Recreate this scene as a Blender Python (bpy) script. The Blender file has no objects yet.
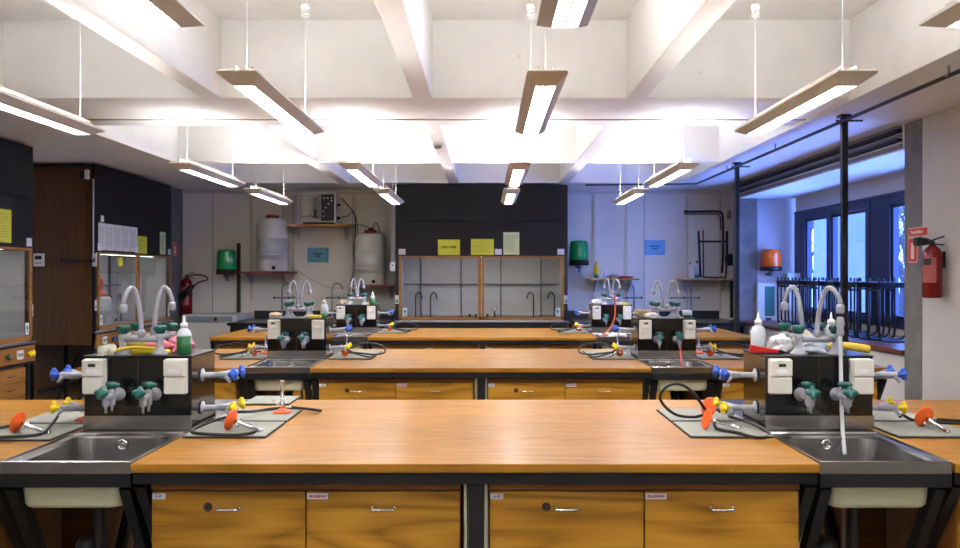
import bpy, bmesh, math, random
from mathutils import Vector, Matrix, Euler
random.seed(7)
PI = math.pi
C = bpy.context.scene
COL = C.collection

# ------------------------------------------------------------------ camera
EYE = 1.52                      # camera height
FPX = 870.0                     # focal length in pixels (960 wide)
cam_d = bpy.data.cameras.new('camera'); cam = bpy.data.objects.new('camera', cam_d)
COL.objects.link(cam)
cam.location = (0, 0, EYE); cam.rotation_euler = (PI/2, 0, 0)
cam_d.sensor_width = 36; cam_d.lens = FPX/960*36
cam_d.shift_x = -6/960; cam_d.clip_end = 200; cam_d.clip_start = .05
C.camera = cam

# ------------------------------------------------------------------ world + exposure
w = bpy.data.worlds.new('world'); C.world = w; w.use_nodes = True
wn = w.node_tree.nodes; bg = wn['Background']
bg.inputs[0].default_value = (0.17, 0.31, 1.0, 1); bg.inputs[1].default_value = 8.0
C.view_settings.view_transform = 'Standard'
C.view_settings.look = 'None'
C.view_settings.exposure = 1.35
C.view_settings.gamma = 1.0
C.view_settings.use_curve_mapping = False
UP_STRENGTH = 14.0              # tubes on top of each luminaire, lighting the ceiling
DOWN_STRENGTH = 28.0             # the louvred lower opening

# ------------------------------------------------------------------ materials
def lin(c):
    return tuple((v/12.92 if v <= .04045 else ((v+.055)/1.055)**2.4) for v in (x/255 for x in c)) + (1,)
MATS = {}
def mat(name, rgb, rough=.5, metal=0, coat=0, noise=0, nscale=8, bump=0, emit=None, es=0, trans=0, spec=None, alpha=None):
    if name in MATS: return MATS[name]
    m = bpy.data.materials.new(name); m.use_nodes = True
    nt = m.node_tree; b = nt.nodes['Principled BSDF']
    b.inputs['Base Color'].default_value = lin(rgb)
    b.inputs['Roughness'].default_value = rough; b.inputs['Metallic'].default_value = metal
    b.inputs['Coat Weight'].default_value = coat
    if spec is not None: b.inputs['Specular IOR Level'].default_value = spec
    if trans: b.inputs['Transmission Weight'].default_value = trans
    if emit: b.inputs['Emission Color'].default_value = lin(emit); b.inputs['Emission Strength'].default_value = es
    tc = nt.nodes.new('ShaderNodeTexCoord')
    nz = nt.nodes.new('ShaderNodeTexNoise'); nz.inputs['Scale'].default_value = nscale; nz.inputs['Detail'].default_value = 5
    nt.links.new(tc.outputs['Object'], nz.inputs['Vector'])
    if noise:
        mx = nt.nodes.new('ShaderNodeMix'); mx.data_type = 'RGBA'
        c = lin(rgb)
        mx.inputs[6].default_value = tuple(max(0, v*(1-noise)) for v in c[:3])+(1,)
        mx.inputs[7].default_value = tuple(min(1, v*(1+noise)) for v in c[:3])+(1,)
        nt.links.new(nz.outputs[0], mx.inputs[0]); nt.links.new(mx.outputs[2], b.inputs['Base Color'])
    if bump:
        bp = nt.nodes.new('ShaderNodeBump'); bp.inputs['Strength'].default_value = bump; bp.inputs['Distance'].default_value = .01
        nt.links.new(nz.outputs[0], bp.inputs['Height']); nt.links.new(bp.outputs[0], b.inputs['Normal'])
    MATS[name] = m
    return m

def wood(name, dark, mid, light, rough=.35, coat=.3, axis='X', freq=1.0, stain=0, ring=.5):
    m = bpy.data.materials.new(name); m.use_nodes = True
    nt = m.node_tree; N = nt.nodes; L = nt.links; b = N['Principled BSDF']; b.inputs['Specular IOR Level'].default_value = .35
    tc = N.new('ShaderNodeTexCoord'); oi = N.new('ShaderNodeObjectInfo')
    vm = N.new('ShaderNodeVectorMath'); vm.operation = 'SCALE'; vm.inputs[0].default_value = (7, 5, 9)
    L.new(oi.outputs['Random'], vm.inputs['Scale'])
    va = N.new('ShaderNodeVectorMath'); va.operation = 'ADD'
    L.new(tc.outputs['Object'], va.inputs[0]); L.new(vm.outputs[0], va.inputs[1])
    mp = N.new('ShaderNodeMapping')
    s = {'X': (.7, 20, 20), 'Y': (14, .9, 14), 'Z': (14, 14, .9)}[axis]
    mp.inputs['Scale'].default_value = tuple(v*freq for v in s)
    L.new(va.outputs[0], mp.inputs[0])
    n1 = N.new('ShaderNodeTexNoise'); n1.inputs['Scale'].default_value = 2.5; n1.inputs['Detail'].default_value = 7; n1.inputs['Roughness'].default_value = .62
    L.new(mp.outputs[0], n1.inputs['Vector'])
    mp2 = N.new('ShaderNodeMapping')
    s2 = {'X': (.13, 1, 1), 'Y': (1, .13, 1), 'Z': (1, 1, .13)}[axis]
    mp2.inputs['Scale'].default_value = tuple(v*freq*3 for v in s2); L.new(va.outputs[0], mp2.inputs[0])
    n2 = N.new('ShaderNodeTexNoise'); n2.inputs['Scale'].default_value = 1.3; n2.inputs['Detail'].default_value = 1.5
    L.new(mp2.outputs[0], n2.inputs['Vector'])
    mul = N.new('ShaderNodeMath'); mul.operation = 'MULTIPLY'; mul.inputs[1].default_value = 26
    fr = N.new('ShaderNodeMath'); fr.operation = 'PINGPONG'; fr.inputs[1].default_value = 1
    L.new(n2.outputs[0], mul.inputs[0]); L.new(mul.outputs[0], fr.inputs[0])
    mx = N.new('ShaderNodeMix'); mx.data_type = 'FLOAT'; mx.inputs[0].default_value = ring
    L.new(n1.outputs[0], mx.inputs[2]); L.new(fr.outputs[0], mx.inputs[3])
    cr = N.new('ShaderNodeValToRGB'); e = cr.color_ramp.elements
    e[0].position = .12; e[0].color = lin(dark); e[1].position = .85; e[1].color = lin(light)
    k = e.new(.45); k.color = lin(mid)
    L.new(mx.outputs[0], cr.inputs[0])
    out = cr.outputs[0]
    # broad tonal drift between boards
    n3 = N.new('ShaderNodeTexNoise'); n3.inputs['Scale'].default_value = 1.1; n3.inputs['Detail'].default_value = 2
    L.new(va.outputs[0], n3.inputs['Vector'])
    hs = N.new('ShaderNodeHueSaturation'); mr = N.new('ShaderNodeMapRange')
    mr.inputs[1].default_value = .3; mr.inputs[2].default_value = .7; mr.inputs[3].default_value = .86; mr.inputs[4].default_value = 1.12
    L.new(n3.outputs[0], mr.inputs[0]); L.new(mr.outputs[0], hs.inputs['Value']); L.new(out, hs.inputs['Color'])
    out = hs.outputs[0]
    if stain:
        n4 = N.new('ShaderNodeTexNoise'); n4.inputs['Scale'].default_value = 6; n4.inputs['Detail'].default_value = 8; n4.inputs['Roughness'].default_value = .75
        L.new(va.outputs[0], n4.inputs['Vector'])
        c4 = N.new('ShaderNodeMapRange'); c4.inputs[1].default_value = .64; c4.inputs[2].default_value = .72; c4.inputs[3].default_value = 0; c4.inputs[4].default_value = stain
        L.new(n4.outputs[0], c4.inputs[0])
        m4 = N.new('ShaderNodeMix'); m4.data_type = 'RGBA'; m4.inputs[7].default_value = lin((226, 196, 150))
        L.new(c4.outputs[0], m4.inputs[0]); L.new(out, m4.inputs[6]); out = m4.outputs[2]
        rr = N.new('ShaderNodeMapRange'); rr.inputs[3].default_value = rough-.08; rr.inputs[4].default_value = rough+.15
        L.new(n4.outputs[0], rr.inputs[0]); L.new(rr.outputs[0], b.inputs['Roughness'])
    else:
        b.inputs['Roughness'].default_value = rough
    L.new(out, b.inputs['Base Color'])
    b.inputs['Coat Weight'].default_value = coat; b.inputs['Coat Roughness'].default_value = .18
    bp = N.new('ShaderNodeBump'); bp.inputs['Strength'].default_value = .08; bp.inputs['Distance'].default_value = .004
    L.new(n1.outputs[0], bp.inputs['Height']); L.new(bp.outputs[0], b.inputs['Normal'])
    MATS[name] = m
    return m

def concrete(name, rgb, var=.12, pits=True, scale=3, rough=.85):
    m = bpy.data.materials.new(name); m.use_nodes = True
    nt = m.node_tree; N = nt.nodes; L = nt.links; b = N['Principled BSDF']; b.inputs['Roughness'].default_value = rough
    tc = N.new('ShaderNodeTexCoord')
    n1 = N.new('ShaderNodeTexNoise'); n1.inputs['Scale'].default_value = scale; n1.inputs['Detail'].default_value = 8; n1.inputs['Roughness'].default_value = .65
    L.new(tc.outputs['Object'], n1.inputs['Vector'])
    c = lin(rgb); mx = N.new('ShaderNodeMix'); mx.data_type = 'RGBA'
    mx.inputs[6].default_value = tuple(v*(1-var) for v in c[:3])+(1,); mx.inputs[7].default_value = tuple(min(1, v*(1+var)) for v in c[:3])+(1,)
    mr = N.new('ShaderNodeMapRange'); mr.inputs[1].default_value = .3; mr.inputs[2].default_value = .7
    L.new(n1.outputs[0], mr.inputs[0]); L.new(mr.outputs[0], mx.inputs[0])
    out = mx.outputs[2]
    if pits:
        vo = N.new('ShaderNodeTexVoronoi'); vo.inputs['Scale'].default_value = 9
        L.new(tc.outputs['Object'], vo.inputs['Vector'])
        n2 = N.new('ShaderNodeTexNoise'); n2.inputs['Scale'].default_value = 2.2
        L.new(tc.outputs['Object'], n2.inputs['Vector'])
        r2 = N.new('ShaderNodeMapRange'); r2.inputs[1].default_value = .5; r2.inputs[2].default_value = .7; r2.inputs[3].default_value = 0; r2.inputs[4].default_value = .1
        L.new(n2.outputs[0], r2.inputs[0])
        lt = N.new('ShaderNodeMath'); lt.operation = 'LESS_THAN'; L.new(vo.outputs['Distance'], lt.inputs[0]); L.new(r2.outputs[0], lt.inputs[1])
        m2 = N.new('ShaderNodeMix'); m2.data_type = 'RGBA'; m2.inputs[7].default_value = tuple(v*.55 for v in c[:3])+(1,)
        ml = N.new('ShaderNodeMath'); ml.operation = 'MULTIPLY'; ml.inputs[1].default_value = .6
        L.new(lt.outputs[0], ml.inputs[0]); L.new(ml.outputs[0], m2.inputs[0]); L.new(out, m2.inputs[6]); out = m2.outputs[2]
    L.new(out, b.inputs['Base Color'])
    bp = N.new('ShaderNodeBump'); bp.inputs['Strength'].default_value = .15; bp.inputs['Distance'].default_value = .01
    L.new(n1.outputs[0], bp.inputs['Height']); L.new(bp.outputs[0], b.inputs['Normal'])
    MATS[name] = m
    return m

def glass(name, tint=(255, 255, 255), refl=.05, rough=.03):
    m = bpy.data.materials.new(name); m.use_nodes = True
    nt = m.node_tree; N = nt.nodes; L = nt.links
    for n in list(N):
        if n.type == 'BSDF_PRINCIPLED': N.remove(n)
    t = N.new('ShaderNodeBsdfTransparent'); t.inputs[0].default_value = lin(tint)
    g = N.new('ShaderNodeBsdfGlossy'); g.inputs['Roughness'].default_value = rough
    lw = N.new('ShaderNodeLayerWeight'); lw.inputs[0].default_value = .5
    fz = N.new('ShaderNodeMath'); fz.operation = 'POWER'; fz.inputs[1].default_value = 5; L.new(lw.outputs['Facing'], fz.inputs[0])
    ad = N.new('ShaderNodeMath'); ad.operation = 'ADD'; ad.inputs[1].default_value = refl; ad.use_clamp = True
    mx = N.new('ShaderNodeMixShader'); L.new(fz.outputs[0], ad.inputs[0]); L.new(ad.outputs[0], mx.inputs[0])
    L.new(t.outputs[0], mx.inputs[1]); L.new(g.outputs[0], mx.inputs[2])
    L.new(mx.outputs[0], N['Material Output'].inputs[0])
    MATS[name] = m
    return m

TOP = wood('bench_top_wood', (100, 60, 8), (156, 104, 22), (184, 130, 38), rough=.4, coat=.14, stain=.35, ring=.22)
DOOR = wood('pine_door_wood', (92, 54, 10), (178, 124, 32), (206, 152, 54), rough=.42, coat=.08, ring=.36)
CARC = wood('carcass_wood', (96, 54, 20), (136, 82, 34), (150, 96, 44), rough=.5, coat=0, ring=.3)
TEAK = wood('brown_panel_wood', (60, 39, 18), (92, 62, 32), (108, 76, 42), rough=.35, coat=.2, axis='Z', ring=.2)
SASHW = wood('sash_frame_wood', (118, 76, 30), (156, 106, 48), (178, 126, 64), rough=.4, coat=.2, ring=.2)
SILLW = wood('sill_wood', (70, 36, 20), (112, 60, 34), (134, 78, 46), rough=.3, coat=.4, axis='Y', ring=.2)
CEIL = concrete('painted_ceiling_concrete', (242, 241, 239), .04, True)
WALLP = concrete('painted_wall_board', (236, 230, 218), .05, False, 1.5, .6)
WALLR = concrete('plaster_wall', (206, 200, 190), .05, False, 2, .75)
CONC = concrete('raw_concrete', (120, 116, 110), .28, True, 5)
FLOOR = concrete('vinyl_floor', (118, 112, 104), .12, False, 6, .4)
STEEL = mat('stainless_steel', (164, 162, 160), .25, 1, noise=.12, nscale=5)
CHROME = mat('chrome', (215, 215, 215), .12, 1)
BLACKM = mat('black_steel', (16, 18, 21), .4, .0, noise=.2)
BLACKP = mat('black_panel', (14, 14, 15), .16, 0, coat=.3, noise=.15, nscale=4)
HOODB = mat('hood_charcoal_panel', (22, 21, 24), .5, 0, spec=.3, noise=.25, nscale=3)
GREYP = mat('grey_tap_plastic', (158, 160, 170), .35, noise=.05)
CREAM = mat('socket_plastic', (214, 212, 204), .4)
WHITE = mat('white_plastic', (226, 226, 224), .4)
GREEN = mat('green_tap_knob', (18, 92, 84), .3)
BLUE = mat('blue_tap_knob', (30, 84, 196), .35)
YELL = mat('yellow_tap_knob', (236, 208, 8), .4)
ORNG = mat('orange_enamel', (228, 92, 26), .35)
RUBB = mat('black_rubber', (22, 22, 24), .5)
REDP = mat('red_plastic', (190, 26, 18), .4)
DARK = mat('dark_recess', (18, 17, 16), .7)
ENAM = mat('cream_enamel', (196, 192, 160), .35)
MATT = mat('ceramic_mat', (142, 142, 132), .8, noise=.14, nscale=14)
MATE = mat('mat_edge', (34, 38, 44), .7)
LUMH = mat('luminaire_housing', (204, 198, 188), .4)
GL = glass('sash_glass', (236, 238, 240), .05)
GLW = glass('window_glass', (240, 246, 252), .02)
YPAP = mat('yellow_paper', (214, 210, 60), .8)
YPAP2 = mat('pale_yellow_paper', (218, 222, 160), .8)
WPAP = mat('white_paper', (222, 218, 208), .8)
BPAP = mat('blue_paper', (116, 184, 214), .8)
INK = mat('ink', (30, 32, 36), .8)
INKG = mat('grey_ink', (110, 108, 100), .8)
INKR = mat('red_ink', (190, 40, 90), .8)
SIGNR = mat('sign_red', (206, 36, 24), .5)
SIGNW = mat('sign_cream', (226, 222, 190), .6)
GRNS = mat('green_sticker', (24, 150, 110), .6)
SHRED = mat('red_brown_shelf', (130, 50, 38), .5)
FRAMEB = mat('window_frame_paint', (30, 36, 66), .4)

# ------------------------------------------------------------------ mesh builder
class MB:
    def __init__(s): s.bm = bmesh.new()
    def box(s, x0, y0, z0, x1, y1, z1, M=None):
        vs = [s.bm.verts.new(Vector(p)) for p in ((x0,y0,z0),(x1,y0,z0),(x1,y1,z0),(x0,y1,z0),(x0,y0,z1),(x1,y0,z1),(x1,y1,z1),(x0,y1,z1))]
        for f in ((3,2,1,0),(4,5,6,7),(0,1,5,4),(1,2,6,5),(2,3,7,6),(3,0,4,7)): s.bm.faces.new([vs[i] for i in f])
        if M is not None:
            for v in vs: v.co = M @ v.co
        return s
    def tube(s, pts, r, seg=10, cap=True):
        pts = [Vector(p) for p in pts]; n = len(pts); rings = []; up = None
        rs = r if isinstance(r, (list, tuple)) else [r]*n
        for i, p in enumerate(pts):
            t = (pts[min(i+1, n-1)]-pts[max(i-1, 0)]).normalized()
            if up is None:
                up = Vector((0,0,1)) if abs(t.z) < .9 else Vector((1,0,0))
            a = t.cross(up)
            if a.length < 1e-4: a = t.orthogonal()
            a.normalize(); up = a.cross(t).normalized()
            rings.append([s.bm.verts.new(p+(a*math.cos(2*PI*k/seg)+up*math.sin(2*PI*k/seg))*rs[i]) for k in range(seg)])
        for i in range(n-1):
            for k in range(seg):
                f = s.bm.faces.new((rings[i][k], rings[i][(k+1)%seg], rings[i+1][(k+1)%seg], rings[i+1][k])); f.smooth = True
        if cap: s.bm.faces.new(rings[0]); s.bm.faces.new(rings[-1][::-1])
        return s
    def bar(s, a, b, w, h=None):          # square-section bar from a to b
        a, b = Vector(a), Vector(b); h = h or w; t = (b-a).normalized()
        up = Vector((0,0,1)) if abs(t.z) < .9 else Vector((0,1,0))
        x = t.cross(up).normalized(); y = x.cross(t).normalized()
        q = [(-w/2,-h/2),(w/2,-h/2),(w/2,h/2),(-w/2,h/2)]
        r0 = [s.bm.verts.new(a+x*i+y*j) for i, j in q]; r1 = [s.bm.verts.new(b+x*i+y*j) for i, j in q]
        for k in range(4): s.bm.faces.new((r0[k], r0[(k+1)%4], r1[(k+1)%4], r1[k]))
        s.bm.faces.new(r0[::-1]); s.bm.faces.new(r1)
        return s
    def lathe(s, prof, o=(0,0,0), axis=(0,0,1), seg=24, lobes=0, amp=0):
        q = Vector(axis).to_track_quat('Z', 'Y'); o = Vector(o); rings = []
        for (r, z) in prof:
            if r < 1e-5: rings.append([s.bm.verts.new(o+q@Vector((0,0,z)))]); continue
            rings.append([s.bm.verts.new(o+q@Vector((r*(1+amp*math.cos(lobes*2*PI*k/seg))*math.cos(2*PI*k/seg), r*(1+amp*math.cos(lobes*2*PI*k/seg))*math.sin(2*PI*k/seg), z))) for k in range(seg)])
        for a, b in zip(rings, rings[1:]):
            for k in range(seg):
                k2 = (k+1) % seg
                vs = []
                for v in ((a[k], a[k2], b[k2], b[k]) if len(a) > 1 and len(b) > 1 else ((a[0], b[k2], b[k]) if len(a) == 1 else (a[k], a[k2], b[0]))):
                    vs.append(v)
                f = s.bm.faces.new(vs); f.smooth = True
        if len(rings[0]) > 1: s.bm.faces.new(rings[0][::-1])
        if len(rings[-1]) > 1: s.bm.faces.new(rings[-1])
        return s
    def rloops(s, loops, capfirst=False, caplast=True, n=8):   # (cx,cy,hx,hy,r,z) rounded rectangles bridged downwards
        rr = []
        for cx, cy, hx, hy, r, z in loops:
            ring = []
            for ci, (sx, sy) in enumerate(((1,1),(-1,1),(-1,-1),(1,-1))):
                for k in range(n):
                    a = ci*PI/2 + (k/(n-1))*PI/2
                    ring.append(s.bm.verts.new((cx+sx*(hx-r)+r*math.cos(a), cy+sy*(hy-r)+r*math.sin(a), z)))
            rr.append(ring)
        m = len(rr[0])
        for a, b in zip(rr, rr[1:]):
            for k in range(m): s.bm.faces.new((a[k], a[(k+1)%m], b[(k+1)%m], b[k]))
        if capfirst: s.bm.faces.new(rr[0])
        if caplast: s.bm.faces.new(rr[-1][::-1])
        return s
    def prism(s, poly, a0, a1, axis='Y'):    # polygon in the other two axes extruded
        f = {'Y': lambda p, a: (p[0], a, p[1]), 'X': lambda p, a: (a, p[0], p[1]), 'Z': lambda p, a: (p[0], p[1], a)}[axis]
        r0 = [s.bm.verts.new(f(p, a0)) for p in poly]; r1 = [s.bm.verts.new(f(p, a1)) for p in poly]
        n = len(poly)
        for k in range(n): s.bm.faces.new((r0[k], r0[(k+1)%n], r1[(k+1)%n], r1[k]))
        s.bm.faces.new(r0[::-1]); s.bm.faces.new(r1)
        return s
    def build(s, name, m, parent=None, bevel=0, loc=None, nofix=False):
        if not nofix: bmesh.ops.recalc_face_normals(s.bm, faces=s.bm.faces)
        me = bpy.data.meshes.new(name); s.bm.to_mesh(me); s.bm.free(); me.materials.append(m)
        o = bpy.data.objects.new(name, me); COL.objects.link(o)
        if parent: o.parent = parent
        if loc: o.location = loc
        if bevel:
            bv = o.modifiers.new('bevel', 'BEVEL'); bv.width = bevel; bv.segments = 2; bv.limit_method = 'ANGLE'
        return o
def B(*a): return MB().box(*a)

def smooth(pts, n=8):                 # Catmull-Rom through points
    P = [Vector(p) for p in pts]; P = [P[0]*2-P[1]] + P + [P[-1]*2-P[-2]]; out = []
    for i in range(1, len(P)-2):
        for k in range(n):
            t = k/n; a, b, c, d = P[i-1:i+3]
            out.append(.5*((2*b)+(c-a)*t+(2*a-5*b+4*c-d)*t*t+(3*b-a-3*c+d)*t**3))
    out.append(P[-2]); return out

def tag(o, label, cat, group=None, kind=None):
    if label: o['label'] = label
    if cat: o['category'] = cat
    if group: o['group'] = group
    if kind: o['kind'] = kind
    return o
def thing(name, label, cat, loc=(0,0,0), rz=0, group=None):
    o = bpy.data.objects.new(name, None); COL.objects.link(o); o.empty_display_size = .1
    o.location = loc; o.rotation_euler = (0, 0, rz)
    return tag(o, label, cat, group)
def struct(name, mb, m, bevel=0, parent=None):
    o = mb.build(name, m, parent, bevel)
    if not parent: o['kind'] = 'structure'
    return o
def text(body, size, m, parent, loc, rot=(PI/2, 0, 0), name='lettering', align='CENTER'):
    cu = bpy.data.curves.new(name, 'FONT'); cu.body = body; cu.size = size; cu.align_x = align; cu.align_y = 'CENTER'; cu.extrude = .0004; cu.offset = size*.035
    t = bpy.data.objects.new(name, cu); COL.objects.link(t)
    bpy.context.view_layer.update()
    me = bpy.data.meshes.new_from_object(t); bpy.data.objects.remove(t); bpy.data.curves.remove(cu)
    me.materials.clear(); me.materials.append(m)
    o = bpy.data.objects.new(name, me); COL.objects.link(o); o.parent = parent; o.location = loc; o.rotation_euler = rot
    return o

# ------------------------------------------------------------------ key dimensions
UND = 2.72                        # underside of ceiling beams
REC = 3.26                        # top of the coffers
XL, XR = -3.30, 2.49              # coffered field
YB = 12.4                         # back wall
BEAMX = (-1.875, -.43, 1.03)
ROWY = (2.84, 5.74, 8.52)         # front edges of the three bench rows
BD = 1.45                         # bench depth
BH = .90
CX = -.03
WIDEB = ((5.95, 7.04), (.3, 1.4)); THINB = ((9.30, 9.43), (3.6, 3.75), (-1.95, -1.82))
ENDB = ((11.47, YB), (-2.8, -2.6))

# ------------------------------------------------------------------ room shell
struct('floor', B(-4.95, -2.8, -.1, 4.3, YB, 0), FLOOR)
mb = MB().box(-4.95, -2.8, REC, 4.3, YB, REC+.15)
struct('ceiling', mb, CEIL)
mb = MB()
for x in BEAMX: mb.box(x-.065, -2.8, UND, x+.065, YB, REC)
struct('trim_1', mb, CEIL, .006)
mb = MB()
for a, b in WIDEB+THINB+ENDB: mb.box(XL-.02, a, UND+.0005, XR+.02, b, REC)
struct('trim_2', mb, CEIL, .006)
mb = MB()
mb.box(-4.95, -2.8, UND-.001, XL, YB, REC).box(XR, -2.8, UND-.001, 4.3, YB, REC)
struct('trim_3', mb, CEIL, .01)
mb = MB().box(XL-.012, -2.8, UND-.022, XL+.012, 11.4, UND+.02).box(XR-.012, -2.8, UND-.022, XR+.012, 11.4, UND+.02)
struct('trim_4', mb, CEIL, .004)
mb = MB().box(XL, 6.74, UND-.006, XR, 6.77, UND)      # shuttering groove across the wide beam
struct('trim_5', mb, concrete('beam_joint', (176, 170, 160), .1, False))
struct('wall_back', B(-4.95, YB, 0, 4.18, YB+.15, REC), WALLP)
struct('wall_left', B(-5.1, -2.8, 0, -4.95, YB, REC), WALLP)
struct('wall_front', B(-4.95, -2.95, 0, 4.3, -2.8, REC), WALLP)
struct('wall_right', B(3.35, -2.8, 0, 3.55, 6.68, UND), WALLR)
struct('wall_pier', B(3.345, 6.68, 0, 4.3, 6.96, UND), CONC, .008)
# seams between wall boards
mb = MB()
for x in (-3.9, -2.9, -1.9, 2.25): mb.box(x, YB-.004, .0, x+.008, YB, REC-.55)
struct('trim_6', mb, mat('wall_seam', (150, 146, 140), .8))
struct('trim_7', B(-4.95, YB-.03, UND-.06, 3.35, YB, UND-.02), mat('pale_rail', (216, 212, 204), .6), .003)
# concrete columns in the corners
struct('wall_column_left', B(-4.9, 11.7, 0, -4.32, YB, UND), CONC, .01)
struct('wall_column_right', B(3.33, 11.5, 0, 3.59, 11.74, UND), CONC, .01)
struct('wall_bay_end', B(3.59, 11.55, 0, 4.18, YB, UND), mat('bay_panel', (190, 190, 192), .6, noise=.05))
# bay: sill wall, sill, soffit, header, window wall
struct('wall_sill', B(3.36, 6.96, 0, 3.5, 11.5, .86), WALLR)
struct('trim_sill', B(3.32, 6.965, .875, 4.09, 11.5, .91), SILLW, .004)
struct('ceiling_bay', B(3.35, 6.96, 2.52, 4.3, 11.5, UND), CEIL)
mb = MB().box(3.34, 6.97, 2.515, 3.35, 11.5, 2.715)
struct('trim_8', mb, CEIL)
mb = MB().box(3.30, 6.98, 2.655, 3.34, 11.48, 2.685).box(3.30, 6.98, 2.585, 3.34, 11.48, 2.61)
struct('trim_9', mb, mat('vent_slot_black', (16, 16, 18), .7))
mb = MB().box(3.33, 6.98, 2.53, 3.345, 11.48, 2.565).box(3.33, 6.98, 2.62, 3.345, 11.48, 2.645).box(3.30, 6.98, 2.69, 3.345, 11.48, 2.71)
struct('trim_10', mb, mat('vent_frame_grey', (120, 120, 122), .5))
mb = MB().box(4.09, 6.96, 2.30, 4.18, 11.5, 2.52).box(4.09, 6.96, 0, 4.18, 11.5, .98).box(4.09, 11.2, .98, 4.18, 11.5, 2.3).box(4.12, 8.86, .98, 4.18, 9.22, 2.3)
struct('trim_11', B(4.07, 8.862, .98, 4.118, 9.218, 2.3), FRAMEB, .003)
struct('trim_12', B(4.05, 6.97, 2.301, 4.089, 11.45, 2.335), FRAMEB, .003)
struct('trim_13', B(4.07, 11.202, .98, 4.089, 11.49, 2.3), FRAMEB, .003)
struct('wall_window', mb, WALLR)
def window(n, y0, y1, mid):
    z0, z1 = .98, 2.3
    mb = MB()
    mb.box(4.06, y0, z0, 4.16, y0+.1, z1).box(4.06, y1-.1, z0, 4.16, y1, z1).box(4.06, y0+.1, z1-.08, 4.16, y1-.1, z1).box(4.06, y0+.1, z0, 4.16, y1-.1, z0+.09)
    mb.box(4.06, mid-.05, z0+.09, 4.16, mid+.05, z1-.08)
    o = struct('window_%d' % n, mb, FRAMEB, .004)
    g = MB().box(4.11, y0+.1, z0+.09, 4.116, mid-.05, z1-.08).build('pane', GLW, o)
    g = MB().box(4.11, mid+.05, z0+.09, 4.116, y1-.1, z1-.08).build('pane', GLW, o)
    for a, b in ((y0+.1, mid-.05), (mid+.05, y1-.1)):
        MB().box(4.085, a, z0+.09, 4.10, a+.035, z1-.08).box(4.085, b-.035, z0+.09, 4.10, b, z1-.08).box(4.085, a+.035, z1-.115, 4.10, b-.035, z1-.08).box(4.085, a+.035, z0+.09, 4.10, b-.035, z0+.125).build('casement', FRAMEB, o)
window(1, 9.22, 11.2, 10.33)
window(2, 6.965, 8.86, 7.9)

# ------------------------------------------------------------------ outside the windows
tag(B(6.1, 15.5, -1, 6.9, 16.2, 2.75).build('concrete_building', concrete('outside_wall', (92, 96, 112), .1, True)), 'pale concrete wall standing outside beyond the bay windows', 'building')
def tree(x, y, h, label, seed):
    rnd = random.Random(seed); mb = MB()
    def br(p, d, L, r, lv):
        q = p + d*L; m = p + d*L*.5 + Vector((rnd.uniform(-1,1), rnd.uniform(-1,1), rnd.uniform(-1,1)))*L*.06
        mb.tube([p, m, q], [r, r*.85, r*.65], 4, False)
        if lv == 0: return
        for k in range(4):
            dd = (d + Vector((rnd.uniform(-1,1), rnd.uniform(-1,1), rnd.uniform(-.5,.8)))*.75).normalized()
            br(p+(q-p)*rnd.uniform(.45, 1), dd, L*rnd.uniform(.5,.78), max(.006, r*.5), lv-1)
    br(Vector((x, y, -1)), Vector((0,0,1)), h, .13, 6)
    return tag(mb.build('bare_tree', mat('bark', (44, 40, 44), .9), nofix=True), label, 'tree')
tree(8.95, 18.6, 2.5, 'bare branching tree seen through the nearer bay window', 3)
tree(7.75, 20.6, 2.6, 'bare tree outside, beyond the pane nearest the room corner', 11)

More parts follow.
